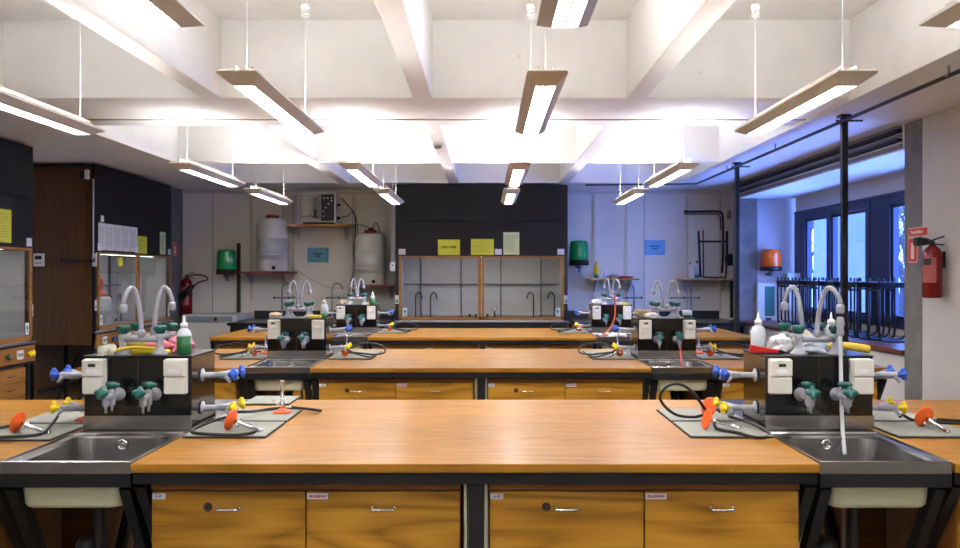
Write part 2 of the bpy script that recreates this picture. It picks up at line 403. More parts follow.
# ------------------------------------------------------------------ luminaires
def ceil_z(x, y):
    if x < XL or x > XR: return UND
    for a, b in WIDEB+THINB+ENDB:
        if a-.02 <= y <= b+.02: return UND
    for bx in BEAMX:
        if abs(x-bx) < .09: return UND
    return REC
EM = mat('lit_louvre', (250, 250, 255), .5, emit=(252, 252, 255), es=DOWN_STRENGTH)
EMU = mat('lit_tube', (255, 255, 255), .5, emit=(255, 252, 246), es=UP_STRENGTH)
LOUV = mat('louvre_blades', (196, 196, 204), .4)
def luminaire(x, y0, label):
    L = 1.5; z = 2.31
    t = thing('pendant_luminaire', label, 'ceiling light', (x, y0+L/2, z), 0, 'suspended fluorescent luminaires')
    hw, hb, ht = .085, .042, .05
    mb = MB(); bm = mb.bm
    # shell: sloping cheeks from the narrow lit opening out to the wide rim, then a shallow back
    def rect(hx, hy, zz): return [bm.verts.new(p) for p in ((-hx,-hy,zz),(hx,-hy,zz),(hx,hy,zz),(-hx,hy,zz))]
    r = [rect(hb-.006, L/2-.115, .012), rect(hb, L/2-.11, .0), rect(hw, L/2-.01, .034), rect(hw-.004, L/2, .040), rect(hw-.012, L/2-.02, .052), rect(hb+.02, L/2-.08, .058)]
    for a, b in zip(r, r[1:]):
        for k in range(4): bm.faces.new((a[k], a[(k+1)%4], b[(k+1)%4], b[k]))
    mb.build('housing', LUMH, t)
    B(-hb+.006, -L/2+.115, .007, hb-.006, L/2-.115, .010).build('diffuser', EM, t)
    B(-.022, -.18, .0585, .022, .52, .0615).build('upper_tube', EMU, t)
    MB().box(-.034, -L/2+.09, .056, -.030, L/2-.085, .084).box(.030, -L/2+.09, .056, .034, L/2-.085, .084).build('uplight_baffle', LUMH, t)  # unseen side lips, added to keep uplight off the beam undersides
    mb = MB()
    for k in range(34):
        yy = -L/2+.13+k*(L-.26)/33
        mb.box(-hb+.006, yy-.003, .001, hb-.006, yy+.003, .0065)
    mb.box(-.003, -L/2+.12, .0012, .003, L/2-.12, .006); mb.build('louvre', LOUV, t)
    for dy in (-L/2+.16, L/2-.14):
        if y0 < 3: continue
        zt = ceil_z(x, y0+L/2+dy)-z
        MB().tube([(0, dy, .05), (0, dy, zt)], .0017, 6).build('suspension_cable', WHITE, t)
        if zt > .6 and dy > 0:
            pts = [(.02*math.cos(a*.9), dy+.02*math.sin(a*.9), .66+.0022*a) for a in range(22)]
            MB().tube(pts, .004, 6).lathe([(.022, .0), (.026, .01), (.02, .03)], (0, dy, .70)).build('cable_coil', WHITE, t)
    return t
colname = {-2.29: 'far left', -1.02: 'inner left', .252: 'middle', 1.52: 'right'}
rown = {-1.4: 'added unseen behind the camera', 1.4: 'nearest, cut off by the top of the photo', 3.55: 'second from the camera', 6.5: 'third from the camera', 8.49: 'farthest, before the back hood'}  # row behind the camera is unseen, added to light the front bench
for y0 in rown:
    for x in colname:
        if y0 == 1.4 and x == -2.29: continue
        luminaire(x, y0, 'beige pendant strip light, %s line, %s' % (colname[x], rown[y0]))

o = thing('smoke_detector', 'small round white smoke detector on the middle ceiling beam', 'smoke detector', (-.44, 7.95, UND))
MB().lathe([(.05, 0), (.05, -.02), (.04, -.03)], (0, 0, 0)).build('base', mat('detector_grey', (190, 188, 184), .5), o)
MB().lathe([(.035, -.03), (.036, -.045), (.02, -.055), (0, -.056)], (0, 0, 0)).build('sensor_head', mat('detector_dark', (110, 108, 104), .5), o)

# ------------------------------------------------------------------ pipe + posts on the window side
mb = MB().tube([(2.66, -1, 2.66), (2.66, 11.0, 2.66)], .014, 8)
mb.tube([(2.66, 11.0, 2.66), (1.3, 11.35, 2.68)], .010, 8)
t = thing('ceiling_pipe', 'thin black pipe running under the ceiling edge on the window side', 'pipe', (0, 0, 0))
mb.build('pipe', BLACKM, t)
for y in (5.0, 8.0, 9.6): MB().tube([(2.66, y, 2.665), (2.66, y, UND)], .008, 6).lathe([(.02, 0), (.02, .012)], (2.66, y, 2.655), seg=10).build('hanger', mat('pipe_hanger', (170, 150, 146), .5), t)
for y, lb in ((6.56, 'square black steel post from floor to ceiling, nearer of the two'), (9.36, 'square black steel post beyond the middle row, nearer the back wall')):
    p = thing('steel_post', lb, 'post', (2.70, y, 0))
    B(-.022, -.022, .0, .022, .022, 2.70).build('post', mat('post_steel', (46, 46, 50), .35, .6, noise=.3), p, .002)
    B(-.04, -.04, 0, .04, .04, .01).build('foot_plate', BLACKM, p)
    B(-.04, -.04, 2.70, .04, .04, UND-.001).build('head_plate', BLACKM, p)
    MB().tube([(-.06, 0, 2.675), (.14, 0, 2.675)], .008, 6).build('branch', BLACKM, p)

# ------------------------------------------------------------------ small builders for fittings
def knob(parent, p, axis, m, r=.024, name='tap_knob'):
    mb = MB().lathe([(.009, -.012), (.010, 0), (r*.8, .003), (r, .010), (r*.95, .019), (r*.5, .023), (0, .024)], p, axis, 24, 4, .24)
    return mb.build(name, m, parent)
def front_tap(parent, x, z, y0, tube=None):
    w_ = MB().lathe([(.026, 0), (.026, .005), (.014, .010), (.012, .05), (.015, .055), (.015, .085), (.012, .10), (.012, .135)], (x, y0, z), (0, -1, 0)).build('water_tap', GREYP, parent)
    for k, (dy, lean) in enumerate(((-.075, .012), (-.118, -.006))):
        MB().lathe([(.0045, -.062), (.006, -.040), (.013, -.034), (.014, -.020), (.012, .0), (.011, .018), (.008, .026)], (x+lean*.3, y0+dy, z+.004)).build('nozzle', GREYP, w_)
    knob(w_, (x+.004, y0-.072, z+.034), (.1, 0, 1), GREEN)
    knob(w_, (x-.004, y0-.138, z+.016), (-.1, -.75, .65), GREEN)
    return w_
def mixer(parent, x, y, s, back, h0, reach=(-.05, -.12), hose=False):
    """bridge mixer on two flanges; s: side toward which the spout swings"""
    mb = MB()
    mx = MB().tube([(x-.088, y, h0+.062), (x+.088, y, h0+.062)], .0135, 12)
    for sx in (-.074, .074):
        mx.lathe([(.036, 0), (.033, .008), (.018, .022), (.014, .03), (.014, .062), (.018, .068), (.018, .078), (.011, .084)], (x+sx, y, h0))
    m = mx.build('mixer_tap', GREYP, parent)
    for sx in (-.074, .074): MB().lathe([(.010, 0), (.017, .002), (.019, .012), (.024, .016), (.024, .030), (.018, .034), (0, .035)], (x+sx, y, h0+.084), (0, 0, 1), 24, 4, .16).build('tap_knob', GREEN, m)
    dx, dy = reach
    H = .205
    pts = [(0, 0, .062), (0, 0, .10), (.02*dx*5, .02*dy*3, .17), (.28*dx, .28*dy, H+.035), (.5*dx, .5*dy, H+.062), (.78*dx, .78*dy, H+.052), (dx, dy, H+.018), (dx*1.03, dy*1.03, H-.015)]
    sp = smooth([(x+a, y+b, h0+c) for a, b, c in pts], 6)
    MB().tube(sp, .0095, 12).lathe([(.016, 0), (.016, .02), (.011, .03)], (x, y, h0+.07)).lathe([(.013, 0), (.0155, .01), (.0155, .03), (.011, .036)], (x+dx*1.03, y+dy*1.03, h0+H-.037)).build('gooseneck_spout', GREYP, m)
    if hose:
        tx, ty = x+dx*1.03, y+dy*1.03
        MB().lathe([(.012, 0), (.016, .012), (.012, .03), (.017, .05), (.011, .075)], (tx, ty, h0+H-.125)).build('hose_coupling', GREYP, m)
        MB().tube(smooth([(tx, ty, h0+H-.11), (tx+.002, ty, h0), (tx-.004, ty-.02, h0-.16), (tx-.018, ty-.065, h0-.27), (tx-.034, ty-.125, h0-.36)]), .0075, 10).build('hose', mat('milky_hose', (206, 208, 216), .3, noise=.03), m)
    return m
def side_tap(parent, s, z, y, m, lng=.13):
    x0 = s*.216
    o = MB().lathe([(.027, 0), (.027, .004), (.012, .008), (.012, .07), (.015, .075), (.015, .09)], (x0, y, z), (s, 0, 0)).build('gas_tap' if m is YELL else 'water_tap', GREYP, parent)
    for dy in (-.055, .055):
        MB().tube(smooth([(x0+s*.07, y, z), (x0+s*.10, y+dy*.5, z+.002), (x0+s*lng, y+dy, z+.006)], 4), [.013]*4+[.014]*4+[.011], 10).lathe([(.010, 0), (.007, .018), (.005, .030)], (x0+s*(lng-.015), y+dy, z), (s*.6, dy*3, -.8)).build('valve', GREYP, o)
        knob(o, (x0+s*(lng+.006), y+dy*1.05, z+.008), (s, dy*4, .15), m, .021)
    return o
def socket(parent, x, z, y0, window=True):
    o = B(x-.043, y0-.032, z-.070, x+.043, y0, z+.070).build('socket_outlet', CREAM, parent, .006)
    B(x-.041, y0-.048, z+.002, x+.041, y0-.032, z+.068).build('lid', CREAM, o, .005)
    B(x-.041, y0-.044, z-.067, x+.041, y0-.032, z-.002).build('lid', CREAM, o, .005)
    if window: B(x-.014, y0-.0495, z+.040, x+.014, y0-.0485, z+.052).build('indicator_window', mat('indicator_dark', (50, 58, 40), .2), o)
    B(x-.022, y0-.0495, z+.016, x+.018, y0-.0485, z+.032).build('sticker', mat('sticker_white', (232, 232, 236), .6), o)
    return o
def service_box(xc, row, side, label, front_sw, hose=False, tube_m=None, shift=0):
    y0 = ROWY[row]+.61+.15+shift
    t = thing('service_box', label, 'tap box', (xc, y0, BH+.004), 0, 'black bench service boxes with taps')
    B(-.213, -.148, 0, .213, .148, .287).build('body', BLACKP, t, .003)
    B(-.216, -.151, .287, .216, .151, .292).build('top_plate', mat('top_plate_black', (44, 43, 44), .3, coat=.2, noise=.2), t, .001)
    B(-.001, -.1495, .055, .001, -.148, .287).build('seam', mat('seam_brown', (92, 60, 30), .6), t)
    B(-.215, -.156, .0, .215, -.148, .055).build('splash_plate', STEEL, t, .001)
    B(-.215, .148, .0, .215, .156, .055).build('splash_plate', STEEL, t, .001)
    socket(t, -.162, .212, -.148, True); socket(t, .158, .212, -.148, xc > 0 and row == 1)
    for x in (-.075, .068): front_tap(t, x, .140, -.148)
    h0 = .292
    if front_sw < 0:
        mixer(t, -.005, -.10, -1, False, h0, (-.048, -.055)); mixer(t, -.018, .07, 1, True, h0, (.058, .04))
    else:
        mixer(t, .010, -.10, 1, False, h0, (.062, -.07), hose); mixer(t, .012, .07, -1, True, h0, (-.055, .05))
    for s in (-1, 1):
        side_tap(t, s, .202, -.03, BLUE); side_tap(t, s, .068, -.03, YELL)
    if tube_m:
        tube_m(t)
    return t

def sink_unit(xc, row, label):
    y0 = ROWY[row]
    t = thing('lab_sink', label, 'sink', (xc, y0, BH), 0, 'steel sinks let into the benches')
    hx = .218; D = BD
    mb = MB()
    # steel top with raised rim; front bowl as rounded loops, rear drainer flat
    yc, hy = .275, .265
    n = 8
    mb.rloops([(0, yc+.005, hx, hy+.005, .004, -.034), (0, yc+.005, hx, hy+.005, .004, .004), (0, yc+.005, hx-.007, hy-.002, .004, .006), (0, yc+.005, hx-.012, hy-.007, .006, .000),
               (0, yc-.005, hx-.032, hy-.030, .05, -.002), (0, yc-.005, hx-.044, hy-.040, .055, -.010), (0, yc-.005, hx-.058, hy-.050, .06, -.13), (0, yc-.005, hx-.085, hy-.08, .05, -.15), (0, yc-.005, .03, .03, .029, -.154)], caplast=True)
    mb.box(-hx, .545, -.034, hx, D, .002)
    top = mb.build('sink_top', STEEL, t)
    for p in top.data.polygons: p.use_smooth = False
    MB().rloops([(0, yc-.005, hx-.038, hy-.035, .05, -.036), (0, yc-.005, hx-.050, hy-.042, .05, -.148), (0, yc-.005, hx-.058, hy-.050, .045, -.158)], capfirst=False).build('basin', ENAM, t)
    MB().lathe([(.021, 0), (.021, .003), (.015, .004), (.013, .001), (0, .001)], (-.01, .484, -.032), (0, -1, 0)).build('overflow_rose', CHROME, t)
    mb = MB()
    for a in range(6): mb.lathe([(.0028, 0), (.0028, .001)], (-.01+.009*math.cos(a*PI/3), .481, -.032+.009*math.sin(a*PI/3)), (0, -1, 0), 8)
    mb.build('overflow_holes', DARK, t)
    MB().lathe([(.024, 0), (.022, .004), (.008, .003), (0, .003)], (0, yc-.005, -.153)).build('drain', CHROME, t)
    B(-hx+.002, .010, -.080, hx-.002, .040, -.035).build('frame_rail', BLACKM, t, .002)
    B(-hx+.002, D-.04, -.092, hx-.002, D-.010, -.035).build('frame_rail', BLACKM, t, .002)
    mb = MB().tube([(0, .27, -.16), (0, .27, -.36)], .018, 10).lathe([(.03, 0), (.04, .02), (.04, .10), (.028, .12)], (-.07, .33, -.46), (0, 0, 1)).tube(smooth([(0, .27, -.35), (0, .28, -.42), (-.05, .32, -.42)]), .016, 10)
    mb.tube([(-.07, .33, -.46), (-.07, .40, -.75), (-.07, .40, -.90)], .018, 8)
    mb.build('waste_trap', mat('grey_waste_pipe', (52, 52, 54), .5), t)
    mb = MB().tube([(.06, .5, -.9), (.06, .5, -.1)], .009, 8)
    mb.build('supply_pipe', mat('pale_pipe', (150, 146, 130), .4), t)
    for ya, yb in ((.05, .52), (D-.05, D-.52)):
        for x in (-hx+.03, hx-.03):
            MB().bar((x, ya, -.081), (x, yb, -.895), .035, .05).build('leg', BLACKM, t)
    return t

def bench(x0, x1, row, label, legx):
    y0 = ROWY[row]; xc = (x0+x1)/2
    t = thing('lab_bench', label, 'bench', (xc, y0, 0), 0, 'lab benches with wooden tops')
    h = (x1-x0)/2
    B(-h+.001, 0, BH-.030, h-.001, BD, BH).build('bench_top', TOP, t, .003)
    B(-h+.004, .012, BH-.070, h-.004, .045, BH-.031).build('frame_rail', BLACKM, t, .002)
    B(-h+.004, BD-.045, BH-.070, h-.004, BD-.012, BH-.031).build('frame_rail', BLACKM, t, .002)
    for lx in legx:
        lx -= xc
        for ya, yb in ((.045, .60), (BD-.045, BD-.60)):
            if abs(lx) > h-.15:
                MB().bar((lx, ya, BH-.070), (lx, yb, .02), .035, .05).build('leg', BLACKM, t)
            else:
                B(lx-.024, ya-.02, 0.001, lx+.024, ya+.02, BH-.071).build('leg', BLACKM, t)
                B(lx-.040, ya-.006, .2, lx-.030, ya+.008, BH-.075).build('hanging_strip', mat('zinc_strip', (176, 172, 150), .45, .3), t); B(lx+.028, ya-.006, .2, lx+.038, ya+.008, BH-.075).build('hanging_strip', mat('zinc_strip', (176, 172, 150), .45, .3), t)
        B(lx-.02, .50, 0.0, lx+.02, BD-.5, .03).build('foot_bar', BLACKM, t)
    return t

def cabinet(x0, x1, row, back, label, doors=2, names=('', 'FELLESSKAP')):
    y0 = ROWY[row]
    W = x1-x0; d = .52
    t = thing('base_cabinet', label, 'cabinet', ((x0+x1)/2, y0+(.06 if not back else BD-.06), 0), PI if back else 0, 'pine doored cabinets under the benches')
    zt, zb = .801, .12
    mb = MB().box(-W/2, .020, zb, W/2, d, .108+.001).box(-W/2, .022, zb, -W/2+.016, d, zt).box(W/2-.016, .022, zb, W/2, d, zt).box(-W/2+.016, d-.012, zb, W/2-.016, d, zt).box(-W/2, .0, zt, W/2, d, zt+.019)
    mb.build('body', CARC, t)
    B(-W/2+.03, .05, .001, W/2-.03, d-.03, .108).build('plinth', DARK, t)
    dw = W/doors
    for k in range(doors):
        a = -W/2+k*dw; b = a+dw
        dr = B(a+.0025, .0, zb+.003, b-.0025, .019, zt-.006).build('door', DOOR, t, .0015)
        hx = (a+b)/2; hz = zt-.061
        MB().tube(smooth([(hx-.036, 0, hz), (hx-.036, -.020, hz), (hx-.030, -.026, hz), (hx+.030, -.026, hz), (hx+.036, -.020, hz), (hx+.036, 0, hz)], 4), .0038, 8).lathe([(.007, 0), (.007, .004)], (hx-.036, 0, hz), (0, -1, 0), 10).lathe([(.007, 0), (.007, .004)], (hx+.036, 0, hz), (0, -1, 0), 10).build('handle', CHROME, dr)
        if not back:
            wl = .044 if k % 2 == 0 else .07
            lab = B(a+.004, -.0012, zt-.032, a+.004+wl, 0, zt-.012).build('name_label', mat('label_white', (226, 226, 234), .5), dr)
            txt = ('A %d' % (47+row)) if k % 2 == 0 else 'FELLESSKAP'
            text(txt, .011, INKR if k % 2 else mat('label_ink_blue', (80, 100, 150), .6), dr, (a+.004+wl/2, -.002, zt-.022))
            if k % 2 == 0:
                MB().lathe([(.015, 0), (.015, .003), (.012, .004), (.011, .002), (.004, .002), (.003, .004), (0, .004)], (hx-.068, 0, hz+.004), (0, -1, 0)).build('lock_rosette', mat('rosette_dark', (58, 40, 26), .5), dr)
    return t

ROWN = ('front row', 'middle row', 'rear row')
# ------------------------------------------------------------------ benches, sinks, cabinets
xs0, xs1, xs2, xs3, xs4, xs5 = -2.71, -1.60, -1.162, 1.092, 1.53, 2.66
for r in range(3):
    bench(xs0, xs0+1.108, r, 'wooden-topped lab bench at the left end of the %s' % ROWN[r], (xs0+.02, xs1-.03))
    bench(xs2, xs3, r, 'long wooden-topped lab bench in the middle of the %s' % ROWN[r], (xs2+.021, CX-.003, xs3-.021))
    bench(xs4+.002, xs5, r, 'wooden-topped lab bench at the right end of the %s' % ROWN[r], (xs4+.024, xs5-.02))
    sink_unit((xs1+xs2)/2, r, 'stainless steel sink left of the middle bench in the %s' % ROWN[r])
    sink_unit((xs3+xs4)/2, r, 'stainless steel sink right of the middle bench in the %s' % ROWN[r])
    cabinet(-1.116, -.085, r, False, 'pine two-door cabinet under the middle bench, left half, facing forward, %s' % ROWN[r])
    cabinet(.01, 1.045, r, False, 'pine two-door cabinet under the middle bench, right half, facing forward, %s' % ROWN[r])
    cabinet(xs0+.04, xs1-.07, r, False, 'pine two-door cabinet under the left end bench, facing forward, %s' % ROWN[r])
    cabinet(xs4+.045, xs5-.05, r, False, 'pine two-door cabinet under the right end bench, facing forward, %s' % ROWN[r])
    cabinet(-1.116, -.085, r, True, 'cabinet under the middle bench, left half, turned to the back, %s' % ROWN[r])
    cabinet(.01, 1.045, r, True, 'cabinet under the middle bench, right half, turned to the back, %s' % ROWN[r])
    cabinet(xs0+.04, xs1-.07, r, True, 'cabinet under the left end bench, turned to the back, %s' % ROWN[r])
    cabinet(xs4+.045, xs5-.05, r, True, 'cabinet under the right end bench, turned to the back, %s' % ROWN[r])

BXL, BXR = -1.381, 1.322
REDT = mat('pink_tube', (214, 92, 72), .35)
def tube_nozzle(t):     # pink tube pushed on the right-hand front nozzle, hanging into the sink
    MB().tube(smooth([(.07, -.27, .10), (.072, -.27, .05), (.078, -.275, -.02), (.082, -.28, -.05)]), .007, 8).build('rubber_tube', REDT, t)
def tube_over(t):       # red tube from the mixer over the front edge into the sink
    MB().tube(smooth([(.03, -.16, .40), (.03, -.17, .28), (.02, -.20, .16), (-.03, -.24, .06), (-.09, -.27, .0), (-.12, -.29, -.03)]), .008, 8).build('rubber_tube', mat('red_tube', (224, 84, 44), .4), t)
service_box(BXL, 0, -1, 'black tap box behind the front row sink, left side', -1)
service_box(BXR, 0, 1, 'black tap box behind the front row sink, right side, long milky hose', 1, True)
service_box(BXL, 1, -1, 'black tap box behind the middle row sink, left side', -1)
service_box(BXR, 1, 1, 'black tap box behind the middle row sink, right side, pink tube', 1, False, tube_nozzle)
service_box(BXL+.02, 2, -1, 'black tap box behind the rear row sink, left side', -1)
service_box(BXR, 2, 1, 'black tap box behind the rear row sink, right side, red tube', 1, False, tube_over)

# ------------------------------------------------------------------ mats, burners, hoses
def heat_mat(x0, y0, x1, y1, label, z=BH, rz=0):
    t = thing('heat_mat', label, 'mat', ((x0+x1)/2, (y0+y1)/2, z+.0005), rz, 'grey heat-resistant mats on the benches')
    a, b = (x1-x0)/2, (y1-y0)/2
    B(-a, -b, 0, a, b, .006).build('edge', MATE, t)
    B(-a+.002, -b+.002, .006, a-.002, b-.002, .0095).build('surface', MATT, t)
    return t
for r in range(3):
    y = ROWY[r]; dz = 0 if r == 0 else .12
    for side, bx in (('left', BXL), ('right', BXR)):
        for s, sd in ((-1, 'left'), (1, 'right')):
            x0 = bx+s*.235; x1 = bx+s*.55
            if x0 > x1: x0, x1 = x1, x0
            j = (.0 if (r, side, s) != (0, 'left', -1) else -.06)
            if r == 0 or s*(-1 if side == 'right' else 1) > 0 or True:
                heat_mat(x0, y+.44+j+dz, x1, y+.76+j+dz, 'grey heat mat %s of the %s tap box, %s, nearer the camera' % (sd, side, ROWN[r]))
                heat_mat(x0, y+.79+j+dz, x1, y+1.10+j+dz, 'grey heat mat %s of the %s tap box, %s, farther from the camera' % (sd, side, ROWN[r]))
heat_mat(-1.15, 4.10, -.93, 4.36, 'grey heat mat at the back edge of the front bench, beside left box', BH)

def burner(loc, label, lay=None, tall=.135):
    t = thing('bunsen_burner', label, 'burner', loc, 0, 'orange-footed gas burners')
    if lay is not None:
        v = Vector((math.cos(lay), math.sin(lay), -.30)).normalized(); t.rotation_mode = 'XYZ'
        t.rotation_euler = v.to_track_quat('Z', 'Y').to_euler()
        t.location = Vector(loc)+Vector((0, 0, .041))
    MB().lathe([(.040, 0), (.043, .003), (.040, .007), (.026, .013), (.014, .018), (.009, .020)], (0, 0, 0), seg=32).build('foot', ORNG, t)
    MB().lathe([(.008, .018), (.008, .028), (.011, .030), (.011, .046), (.0075, .048), (.0075, tall), (.009, tall+.001), (.009, tall+.008), (.006, tall+.008)], (0, 0, 0)).build('barrel', CHROME, t)
    MB().tube([(0, 0, .024), (.042, 0, .024)], [.006, .004], 8).tube([(0, 0, .036), (-.022, 0, .036), (-.034, 0, .052)], .0028, 6).lathe([(.007, 0), (.007, .005)], (-.036, 0, .054), (-.5, 0, .8), 10).build('gas_inlet', CHROME, t)
    return t
def hose(pts, label, m=RUBB, r=.0062):
    return tag(MB().tube(smooth(pts, 8), r, 8).build('gas_hose', m), label, 'hose', 'black rubber gas hoses')
zt = BH+.0108
yb = ROWY[0]+.76          # tap box centre of the front row
# left box, right side
burner((-1.00, 3.40, zt), 'orange-footed burner lying on the near mat, right of left box', lay=-.25)
burner((-.895, 3.82, zt), 'orange-footed burner standing upright right of the left front box')
hose([(-1.035, 3.512, .945), (-1.09, 3.44, .935), (-1.13, 3.34, zt+.006), (-1.05, 3.28, zt+.006), (-.93, 3.27, zt+.006), (-.885, 3.34, zt+.006), (-.93, 3.43, zt+.012), (-.985, 3.42, .935)], 'black gas hose looped on the near mat, right of left front box')
hose([(-1.035, 3.63, .945), (-1.0, 3.70, .935), (-.98, 3.86, zt+.008), (-.93, 3.90, zt+.008), (-.83, 3.90, zt+.008), (-.74, 3.90, BH+.008), (-.80, 3.86, zt+.012), (-.855, 3.82, zt+.024)], 'black gas hose trailing behind the upright burner, front row')
# left box, left side
burner((-1.80, 3.34, zt), 'orange-footed burner lying at the left edge of the photo, front row', lay=-.15)
burner((-1.665, 3.62, zt), 'orange-footed burner standing left of the left front tap box')
hose([(-1.728, 3.51, .945), (-1.70, 3.40, .93), (-1.68, 3.28, zt+.006), (-1.78, 3.22, zt+.006), (-1.90, 3.24, zt+.006), (-1.92, 3.34, zt+.006), (-1.86, 3.40, zt+.016), (-1.80, 3.37, .935)], 'black gas hose looped left of the left front tap box')
# right box, left side
burner((.93, 3.64, zt+.012), 'orange-footed burner lying by the big hose loop, right front box, farther', lay=.5)
burner((.865, 3.42, zt), 'orange-footed burner lying on the near mat left of right front box', lay=.12)
hose([(.976, 3.62, .945), (.96, 3.63, .955), (.92, 3.62, .94), (.86, 3.62, .925), (.78, 3.62, .94), (.725, 3.62, 1.00), (.75, 3.62, 1.05), (.81, 3.63, 1.06), (.87, 3.64, 1.02), (.92, 3.65, .95)], 'black gas hose in a big upright loop left of right front box')
hose([(.980, 3.51, .945), (1.05, 3.44, .93), (1.08, 3.32, BH+.007), (1.02, 3.26, BH+.007), (.95, 3.30, zt+.008), (.90, 3.38, zt+.008), (.90, 3.44, .935)], 'black gas hose curving along the near mat left of right front box')
# right box, right side
burner((1.745, 3.47, zt), 'orange-footed burner lying at the right edge of the photo, barrel forward', lay=-1.35)
burner((1.62, 3.80, zt+.03), 'orange-footed burner lying behind yellow taps, right of right front box', lay=2.2)
hose([(1.670, 3.51, .945), (1.70, 3.55, .945), (1.75, 3.55, zt+.012), (1.85, 3.52, zt+.008), (1.98, 3.50, zt+.004), (2.1, 3.54, BH+.008), (2.0, 3.62, BH+.008), (1.86, 3.60, zt+.008), (1.77, 3.52, .935)], 'black gas hose running off the right edge, front row')
for r in (1, 2):
    yb = ROWY[r]+.76
    for side, bx in (('left', BXL if r == 1 else BXL+.02), ('right', BXR)):
        for s, sd in ((-1, 'left'), (1, 'right')):
            rnd = random.Random(r*10+(bx > 0)*3+s)
            x = bx+s*.34; y = ROWY[r]+.70
            burner((x, y, zt), 'orange-footed burner lying %s of the %s tap box, %s' % (sd, side, ROWN[r]), lay=(0 if s > 0 else PI)+rnd.uniform(-.4, .4)+.9)
            if r == 1: burner((bx+s*.31, y+.24, zt), 'orange-footed burner standing %s of the %s tap box, %s' % (sd, side, ROWN[r]))
            g0 = (bx+s*.37, yb-.10, .962)
            hose([g0, (bx+s*.42, yb-.16, .945), (bx+s*.52, yb-.20, zt+.01), (bx+s*.57, yb-.12, zt+.008), (bx+s*.50, yb-.02, zt+.016), (bx+s*.38, y-.02, zt+.03), (x, y+.02, zt+.03)], 'black gas hose coiled %s of the %s tap box, %s' % (sd, side, ROWN[r]))
            hose([(bx+s*.36, yb+.02, .962), (bx+s*.46, yb+.06, 1.0), (bx+s*.60, yb+.0, .985), (bx+s*.63, yb-.06, .94), (bx+s*.54, yb-.12, zt+.02), (bx+s*.40, yb-.06, zt+.03), (bx+s*.30, yb+.0, zt+.03)], 'raised black gas hose %s of the %s tap box, %s' % (sd, side, ROWN[r]))

# ------------------------------------------------------------------ bottles, brushes, gloves on the boxes
BZ = BH+.004+.293
def bottle(loc, label, fill=None, sc=1.0, level=.6):
    t = thing('dropper_bottle', label, 'bottle', loc, 0, 'plastic squeeze bottles on the tap boxes')
    bm = mat('milky_bottle', (206, 214, 222), .3)
    R = .029*sc; H = .106*sc
    if fill:
        MB().lathe([(R*.9, 0), (R, .004), (R, H*level)], (0, 0, 0)).build('liquid_part', fill, t)
        MB().lathe([(R, H*level+.0005), (R, H*.72), (R*.8, H*.88), (R*.45, H*.98), (R*.4, H*1.02)], (0, 0, 0)).build('body', bm, t)
    else:
        MB().lathe([(R*.9, 0), (R, .004), (R, H*.72), (R*.8, H*.88), (R*.45, H*.98), (R*.4, H*1.02)], (0, 0, 0)).build('body', bm, t)
    MB().lathe([(R*.52, H*1.0), (R*.52, H*1.16), (R*.3, H*1.18), (R*.18, H*1.24), (R*.07, H*1.46)], (0, 0, 0)).build('nozzle_cap', WHITE, t)
    return t
SOAPG = mat('green_soap', (26, 104, 56), .3)
bottle((-1.222, 3.52, BZ), 'squeeze bottle half full of green soap on the left front box', SOAPG, 1.0, .68)
bottle((1.145, 3.66, BZ), 'clear squeeze bottle beside the red stapler, right front box', None, 1.05)
bottle((1.46, 3.68, BZ), 'clear squeeze bottle behind the hanging hose, right front box', mat('pale_teal_soap', (190, 220, 222), .3), 1.05, .5)
bottle((-1.195, ROWY[1]+.70, BZ), 'squeeze bottle with a little green soap, middle row left box', SOAPG, 1.0, .3)
bottle((-1.20, ROWY[2]+.70, BZ), 'squeeze bottle full of green soap, rear row left box', SOAPG, .95, .7)
t = thing('wash_tub', 'low white tub with green base on the middle row right box', 'tub', (1.49, ROWY[1]+.70, BZ))
MB().lathe([(.030, 0), (.034, .02)], (0, 0, 0)).build('base', SOAPG, t); MB().lathe([(.034, .0205), (.036, .05), (.028, .055)], (0, 0, 0)).build('tub', mat('milky_bottle', (206, 214, 222), .3), t)

def brush(loc, rz, label, handle, bristle, bl=.085):
    t = thing('cleaning_brush', label, 'brush', loc, rz)
    mb = MB().tube(smooth([(-.02, 0, .018), (.05, 0, .030), (.14, 0, .022), (.15, 0, .012)], 6), [.008]+[.007]*17+[.006], 10)
    mb.build('handle', handle, t)
    mb = MB(); rnd = random.Random(5)
    mb.tube(smooth([(-bl, 0, .010), (-bl*.6, 0, .024), (-.01, 0, .024)], 6), [.010]+[.018]*11+[.013], 12)
    for k in range(120):
        a = rnd.uniform(0, 2*PI); u = rnd.uniform(-bl, -.015); c = math.cos(a); s_ = math.sin(a)
        z0 = .022 if u > -bl*.7 else .014
        p = Vector((u, c*.012, z0+s_*.012)); q = Vector((u-.004, c*.026, max(.001, z0+s_*.026)))
        mb.tube([p, q], .0014, 4)
    mb.build('bristles', bristle, t, nofix=True)
    return t
BRW = mat('white_bristle', (224, 222, 206), .8)
brush((-1.46, 3.46, BZ), .25, 'white bristled washing brush with yellow neck, left front box', mat('brush_handle', (214, 186, 40), .5), BRW, .075)
